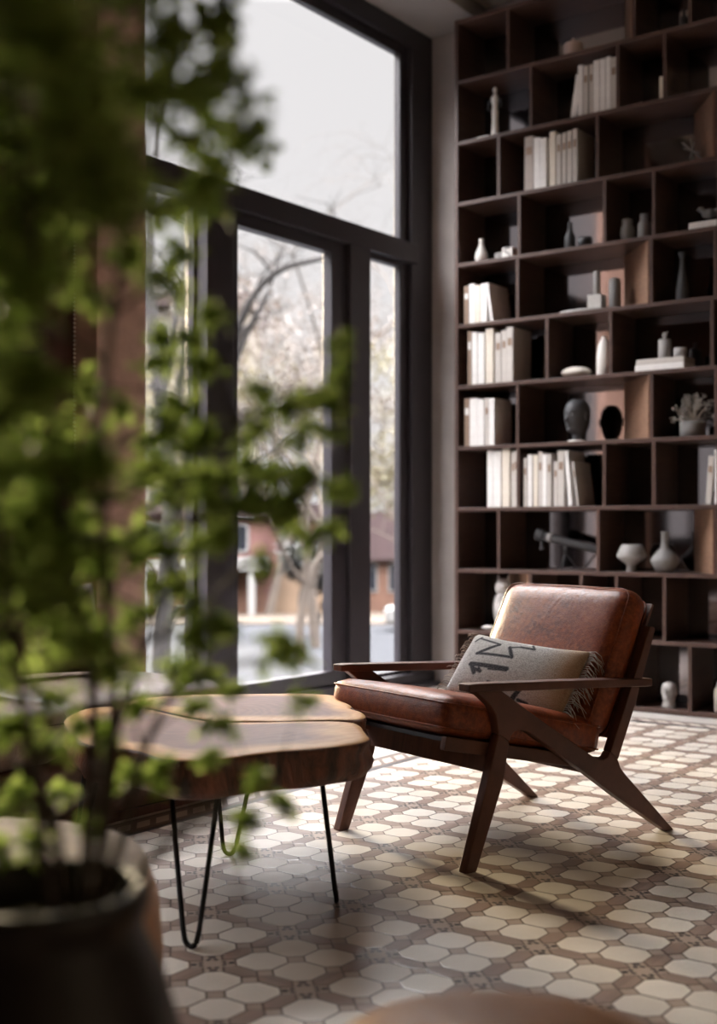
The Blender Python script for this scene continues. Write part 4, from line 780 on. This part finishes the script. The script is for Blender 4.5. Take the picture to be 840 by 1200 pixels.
# ------------------------------------------------------------------ potted shrub
pt = thing('potted_shrub', 'leafy green shrub in a dark round clay pot in the left foreground', 'potted plant', (-1.003, .814, 0))
MB().lathe([(0.1034, 0.0000), (0.1207, 0.0110), (0.1508, 0.1098), (0.1690, 0.2416), (0.1638, 0.3733), (0.1448, 0.4831), (0.1259, 0.5490), (0.1077, 0.5874), (0.1043, 0.6017), (0.1086, 0.6149), (0.1129, 0.6281), (0.1103, 0.6390), (0.1000, 0.6412), (0.0931, 0.6324), (0.0914, 0.6039), (0.0931, 0.5490)], 56).build('pot', MAT['pot'], pt, smooth=True)
MB().lathe([(0.0922, 0.5490), (0.0918, 0.5929), (0.0517, 0.6061), (0.0017, 0.6105)], 40, bump=lambda a, z: 1+.0*a).build('soil', MAT['soil'], pt, smooth=True)
O = Vector((-1.003, .814, 0)); rg = random.Random(11)
ms = MB(); chain = []
for s_ in STEMS:
    P3 = [Vector(p[:3])-O for p in s_]; rad = [p[3] for p in s_]
    q = Vector((P3[0].x, P3[0].y, 0)); 
    if q.length > .06: q *= .06/q.length
    P3[0] = Vector((q.x, q.y, .60))
    pts = []; rds = []
    for i in range(len(P3)-1):
        a, b, c, d = P3[max(i-1, 0)], P3[i], P3[i+1], P3[min(i+2, len(P3)-1)]
        for t in (0, .25, .5, .75):
            pts.append(.5*((2*b)+(c-a)*t+(2*a-5*b+4*c-d)*t*t+(3*b-a-3*c+d)*t**3)); rds.append(rad[i]*(1-t)+rad[i+1]*t)
    pts.append(P3[-1]); rds.append(rad[-1]); ms.tube(pts, rds, 8); chain += list(zip(pts, rds))
ml = MB()
for x, y, z, r, n in CLUSTERS:
    c = Vector((x, y, z))-O
    best = min(chain, key=lambda q: (q[0]-c).length+max(0, q[0].z-c.z+.02)*3+max(0, .70-q[0].z))
    a = best[0]; L = (c-a).length; mid = (a+c)/2+Vector((rg.uniform(-.15, .15)*L, rg.uniform(-.15, .15)*L, .12*L))
    pts = [a*(1-t)**2+mid*2*t*(1-t)+c*t*t for t in (0, .25, .5, .75, 1)]
    r0 = min(best[1]*.7, .0026)
    ms.tube(pts, [r0, r0*.8, r0*.65, r0*.5, .0008], 5)
    dmain = (c-mid).normalized()
    k = max(3, n//10)
    for _ in range(k):
        d = Vector((rg.gauss(0, 1), rg.gauss(0, 1), rg.gauss(0, .75)))+dmain*.5
        d.normalize(); s0 = c-d*r*rg.uniform(0, .35); tip = c+d*r*rg.uniform(.65, 1.1)+Vector((0, 0, -.1*r))
        ms.tube([s0, tip], [.0009, .0005], 4, cap=False)
        cnt = n//k
        for j in range(cnt):
            t = .15+.85*(j+rg.random())/cnt; p = s0.lerp(tip, t)
            ld = (d*.5+Vector((rg.gauss(0, 1), rg.gauss(0, 1), rg.gauss(0, .6)))).normalized()
            ml.leaf(p, ld, Vector((rg.gauss(0, .5), rg.gauss(0, .5), 1)), rg.uniform(.012, .021), rg.uniform(.008, .013))
ms.build('branches', MAT['stem'], pt, smooth=True, weld=False)
o = ml.build('foliage', MAT['leaf'], pt, weld=False); o['kind'] = 'stuff'

# ------------------------------------------------------------------ the street outside (3.4 m below the room), laid out at YAW to the room
GZ = -3.4; cY, sY = math.cos(YAW), math.sin(YAW)
def E3(x, d, z=0): return (cY*x-sY*d, sY*x+cY*d, z)
def ebox(m, x0, x1, d0, d1, z0, z1):
    vs = [E3(x, d, z) for x in (x0, x1) for d in (d0, d1) for z in (z0, z1)]
    m.add(vs, [(0, 1, 3, 2), (4, 6, 7, 5), (0, 4, 5, 1), (2, 3, 7, 6), (0, 2, 6, 4), (1, 5, 7, 3)]); return m
struct(B(-190, -5.2, -90, 210, GZ-.5, GZ).build('street_ground', MAT['asphalt']))
struct(ebox(MB(), -60, 45, 57, 64, GZ-.2, GZ+.12).build('street_verge', MAT['verge'], bevel=.05))
def building(name, label, x0, x1, d0, d1, z1, mat, parts):
    t = thing(name, label, 'building', E3((x0+x1)/2, d0, GZ), YAW); cx = (x0+x1)/2
    def bb(*bs):
        m = MB()
        for a in bs: m.box(a[0]-cx, a[1]-cx, a[2]-d0, a[3]-d0, a[4]-GZ, a[5]-GZ)
        return m
    bb((x0, x1, d0, d1, GZ, z1)).build('walls', MAT[mat], t)
    parts(t, bb, d0); return t
def p1(t, bb, d):
    bb((-11.6, -1.2, d-.6, d+10, 1.75, 2.3)).build('eaves', MAT['maroon'], t, bevel=.02)
    bb((-11.4, -4.6, d-1.6, d, -1.05, -.45)).build('canopy', MAT['trim'], t, bevel=.02)
    for x in (-10.6, -8.0, -5.3): bb((x-.17, x+.17, d-1.5, d-1.16, GZ, -1.05)).build('column', MAT['trim'], t, bevel=.02)
    bb((-11, -4.7, d-.06, d+.02, GZ, -1.1)).build('recess', MAT['rust'], t)
    bb((-4.3, -1.4, d-.12, d+.02, GZ, -.85)).build('side_wall', MAT['peach'], t)
    for x in (-10.4, -8.3, -6.1, -3.4):
        o = bb((x-.55, x+.55, d-.08, d+.03, -.2, 1.3)).build('window', MAT['trim'], t, bevel=.02); bb((x-.43, x+.43, d-.10, d-.05, -.08, 1.18)).build('pane', MAT['dkglass'], o)
building('pink_house', 'pink two-storey house with a white canopy across the street', -11.5, -1.3, 63, 73, 2.0, 'pink', p1)
def p2(t, bb, d):
    m = MB(); cx = (-1.1+9)/2
    m.prism([(-.9-4.05, -.6-GZ), (9.1-4.05+.0, -.6-GZ), (8.2-4.05, 1.9-GZ), (-.2-4.05, 1.9-GZ)], -.5, 9, lambda p, a: (p[0]+.1, a, p[1])); m.build('roof', MAT['maroon'], t)
    for x in (.55, 2.0, 3.4, 5.0, 6.6):
        o = bb((x-.45, x+.45, d-.08, d+.03, -2.3, -.75)).build('window', MAT['trim'], t, bevel=.02); bb((x-.38, x+.38, d-.10, d-.05, -2.2, -.85)).build('pane', MAT['dkglass'], o)
building('tan_house', 'low tan house with a maroon roof and dark windows across the street', -1.1, 9, 65, 74, -.5, 'rust', p2)
def p3(t, bb, d):
    bb((-26.5, -8, d-.8, d+12, 18.2, 19.2)).build('cornice', MAT['maroon'], t, bevel=.05)
    for i in range(6):
        for j in range(5):
            x = -24.5+i*3; z = 2.2+j*3.2
            o = bb((x-.75, x+.75, d-.1, d+.05, z, z+1.9)).build('window', MAT['trim'], t); bb((x-.6, x+.6, d-.14, d-.06, z+.12, z+1.78)).build('pane', MAT['dkglass'], o)
building('apartment_block', 'pale ochre apartment block rising behind the bare trees', -26, -8.5, 96, 108, 18.3, 'facade', p3)
# parked car
ca = thing('parked_car', 'white car parked in front of the tan house', 'car', E3(2.15, 54, GZ), YAW)
m = MB(); m.prism([(-1.0, .35), (-1.0, .85), (-.9, 1.0), (.1, 1.08), (.6, 1.55), (2.2, 1.6), (3.0, 1.1), (3.3, .95), (3.3, .35)], -.8, .8, lambda p, a: (p[0], a, p[1])); m.build('body', MAT['trim'], ca, bevel=.12, seg=3)
m = MB(); m.prism([(.25, 1.1), (.68, 1.5), (2.1, 1.54), (2.75, 1.12)], -.81, .81, lambda p, a: (p[0], a, p[1])); m.build('window_band', MAT['dkglass'], ca)
for x in (-.3, 2.5):
    for y in (-.8, .62): MB().prism([(.33*math.cos(a*PI/10), .33*math.sin(a*PI/10)) for a in range(20)], y, y+.2, lambda p, a: (p[0]+x, a, p[1]+.33)).build('wheel', MAT['rubber'], ca, bevel=.02)

def tree(name, label, x, d, H, seed, spread=.55, depth=5, r0=.16, leaves=0, leafmat='treeleaf', trunkmat='twig', droop=0, kids=3, first=None, lsize=.15):
    rn = random.Random(seed); t = thing(name, label, 'tree', E3(x, d, GZ), YAW, 'trees outside the window'); m = MB(); ml = MB()
    def grow(p, dr, L, r, k):
        segs = 4; pts = [p]; rads = [r]; q = p.copy(); v = dr.copy()
        for i in range(segs):
            v = (v+Vector((rn.gauss(0, .16), rn.gauss(0, .16), rn.gauss(0, .10)-droop*(depth-k)*.05))).normalized(); q = q+v*L/segs; pts.append(q.copy()); rads.append(r*(1-.45*(i+1)/segs))
        m.tube(pts, rads, 6 if k > depth-2 else 4, cap=False)
        if k == 0:
            for _ in range(leaves):
                a = pts[rn.randrange(1, 5)]+Vector((rn.gauss(0, .14), rn.gauss(0, .14), rn.gauss(0, .14))); ml.leaf(a, Vector((rn.gauss(0, 1), rn.gauss(0, 1), rn.gauss(0, 1))).normalized(), Vector((0, 0, 1)), lsize*rn.uniform(.7, 1.3), lsize*.8)
            return
        nk = kids+(1 if k == depth else 0)
        for i in range(nk):
            j = rn.randrange(2, 5) if i else 4
            a = rn.uniform(0, 2*PI); w = Vector((math.cos(a), math.sin(a), rn.uniform(-.1, .5)))
            grow(pts[j], (v*(1-spread)+w*spread+Vector((0, 0, .12))).normalized(), L*rn.uniform(.58, .78), rads[j]*rn.uniform(.55, .72), k-1)
    grow(Vector((0, 0, 0)), Vector((0, 0, 1)), H*.34, r0, depth)
    m.build('trunk_and_branches', MAT[trunkmat], t, weld=False)
    if leaves: o = ml.build('foliage', MAT[leafmat], t, weld=False); o['kind'] = 'stuff'
    return t
# near tree: dark trunk with long arcs sweeping to the right
nr = thing('street_tree', 'dark bare tree nearest the window, its long limbs arching across the glazed door', 'tree', E3(-3.75, 24, GZ), YAW, 'trees outside the window')
m = MB(); rn = random.Random(9)
def arc(pts, rad, sub=7, seed=0):
    V = [Vector((x+3.75, y, z-GZ)) for x, y, z in pts]; out = []; rd = []
    for i in range(len(V)-1):
        a, b, c, d = V[max(i-1, 0)], V[i], V[i+1], V[min(i+2, len(V)-1)]
        for t in (0, .25, .5, .75): out.append(.5*((2*b)+(c-a)*t+(2*a-5*b+4*c-d)*t*t+(3*b-a-3*c+d)*t**3)); rd.append(rad[i]*(1-t)+rad[i+1]*t)
    out.append(V[-1]); rd.append(rad[-1]); m.tube(out, rd, 8)
    for _ in range(sub):
        k = rn.randrange(3, len(out)-1); p = out[k]; v = Vector((rn.gauss(0, .7), rn.gauss(0, .6), rn.uniform(.2, 1))).normalized(); L = rn.uniform(.8, 2.0)
        q = [p, p+v*L*.5+Vector((rn.gauss(0, .15), 0, rn.gauss(0, .12))), p+v*L]; m.tube(q, [rd[k]*.45, rd[k]*.3, .008], 5)
        for _ in range(5):
            s = q[1].lerp(q[2], rn.random()); vv = Vector((rn.gauss(0, 1), rn.gauss(0, 1), rn.uniform(-.2, 1))).normalized()*rn.uniform(.3, .8); m.tube([s, s+vv], [.010, .004], 4)
arc([(-3.75, 0, GZ), (-3.80, 0, -1.2), (-3.62, 0, 1.4), (-3.80, 0, 3.4), (-4.1, .3, 6.2), (-3.9, .5, 9.5)], [.24, .20, .17, .14, .10, .04], 8)
arc([(-3.62, 0, 1.4), (-2.75, -.2, 2.9), (-2.45, -.3, 4.4), (-2.0, -.5, 5.4), (-1.45, -.6, 5.9), (-.7, -.8, 6.05), (.3, -1, 6.3)], [.11, .095, .085, .075, .06, .045, .02], 9)
arc([(-2.62, -.25, 3.4), (-2.2, -.3, 4.6), (-1.75, -.2, 5.5), (-1.55, 0, 6.3)], [.07, .065, .045, .015], 6)
arc([(-3.72, 0, 2.2), (-3.4, .4, 4.9), (-3.9, .8, 6.0), (-4.8, 1.0, 6.2)], [.08, .06, .045, .02], 6)
arc([(-3.80, 0, 3.4), (-3.5, .5, 5.8), (-3.2, .8, 7.0), (-2.7, 1, 7.6)], [.08, .06, .04, .012], 8)
arc([(-3.7, 0, .4), (-2.9, .3, 1.6), (-1.9, .4, 2.4), (-1.1, .5, 3.0)], [.07, .055, .04, .02], 6)
m.build('trunk_and_branches', MAT['bark'], nr, weld=False)
for a in (
 ('street_tree', 'slender pale tree with yellowish buds seen through the right-hand pane', 1.35, 37, 11.5, 21, .50, 5, .13, 7, 'treeleaf', 'twig'),
 ('street_tree', 'tall bare tree with fine grey twigs filling the upper glazed door', -2.0, 41, 15, 22, .52, 6, .17, 4, 'bud', 'twig'),
 ('street_tree', 'tallest bare tree, its fine drooping twigs crossing the upper pane', -1.6, 46, 26, 41, .5, 6, .2, 0, 'bud', 'twig', 1.2),
 ('street_tree', 'very tall pale tree whose drooping twigs fill the left of the upper pane', -4.5, 62, 36, 43, .5, 6, .26, 0, 'bud', 'twig', 1.2),
 ('street_tree', 'budding tree in front of the ochre apartment block', -7.2, 44, 13, 23, .55, 5, .17, 6, 'treeleaf', 'twig'),
 ('street_tree', 'broad twiggy tree rising behind the tan house', 2.9, 80, 22, 24, .55, 6, .28, 4, 'bud', 'twig'),
 ('street_tree', 'tall twiggy tree rising behind the pink house', -5.0, 82, 30, 25, .5, 6, .32, 4, 'bud', 'twig'),
 ('street_tree', 'budding tree far behind the mullion of the glazed door', -1.0, 88, 21, 26, .55, 5, .28, 9, 'treeleaf', 'twig'),
 ('street_tree', 'bare tree at the left edge of the glazing beyond the brown pillar', -9.5, 36, 12, 27, .5, 5, .15, 5, 'treeleaf', 'twig'),
 ('street_tree', 'budding bushy tree behind the roof of the tan house', 1.0, 78, 15, 29, .6, 5, .25, 9, 'treeleaf', 'twig')):
    tree(*a)
tree('ivy_tree', 'dark ivy-clad tree with two trunks before the pink house', -2.35, 50, 5.6, 28, .62, 4, .17, 16, 'ivy', 'bark', .3, 3, None, .22)
tree('ivy_tree', 'smaller dark ivy-clad trunk right of the ivy tree with two trunks', -1.75, 51, 5.0, 31, .6, 4, .15, 14, 'ivy', 'bark', .3, 3, None, .22)
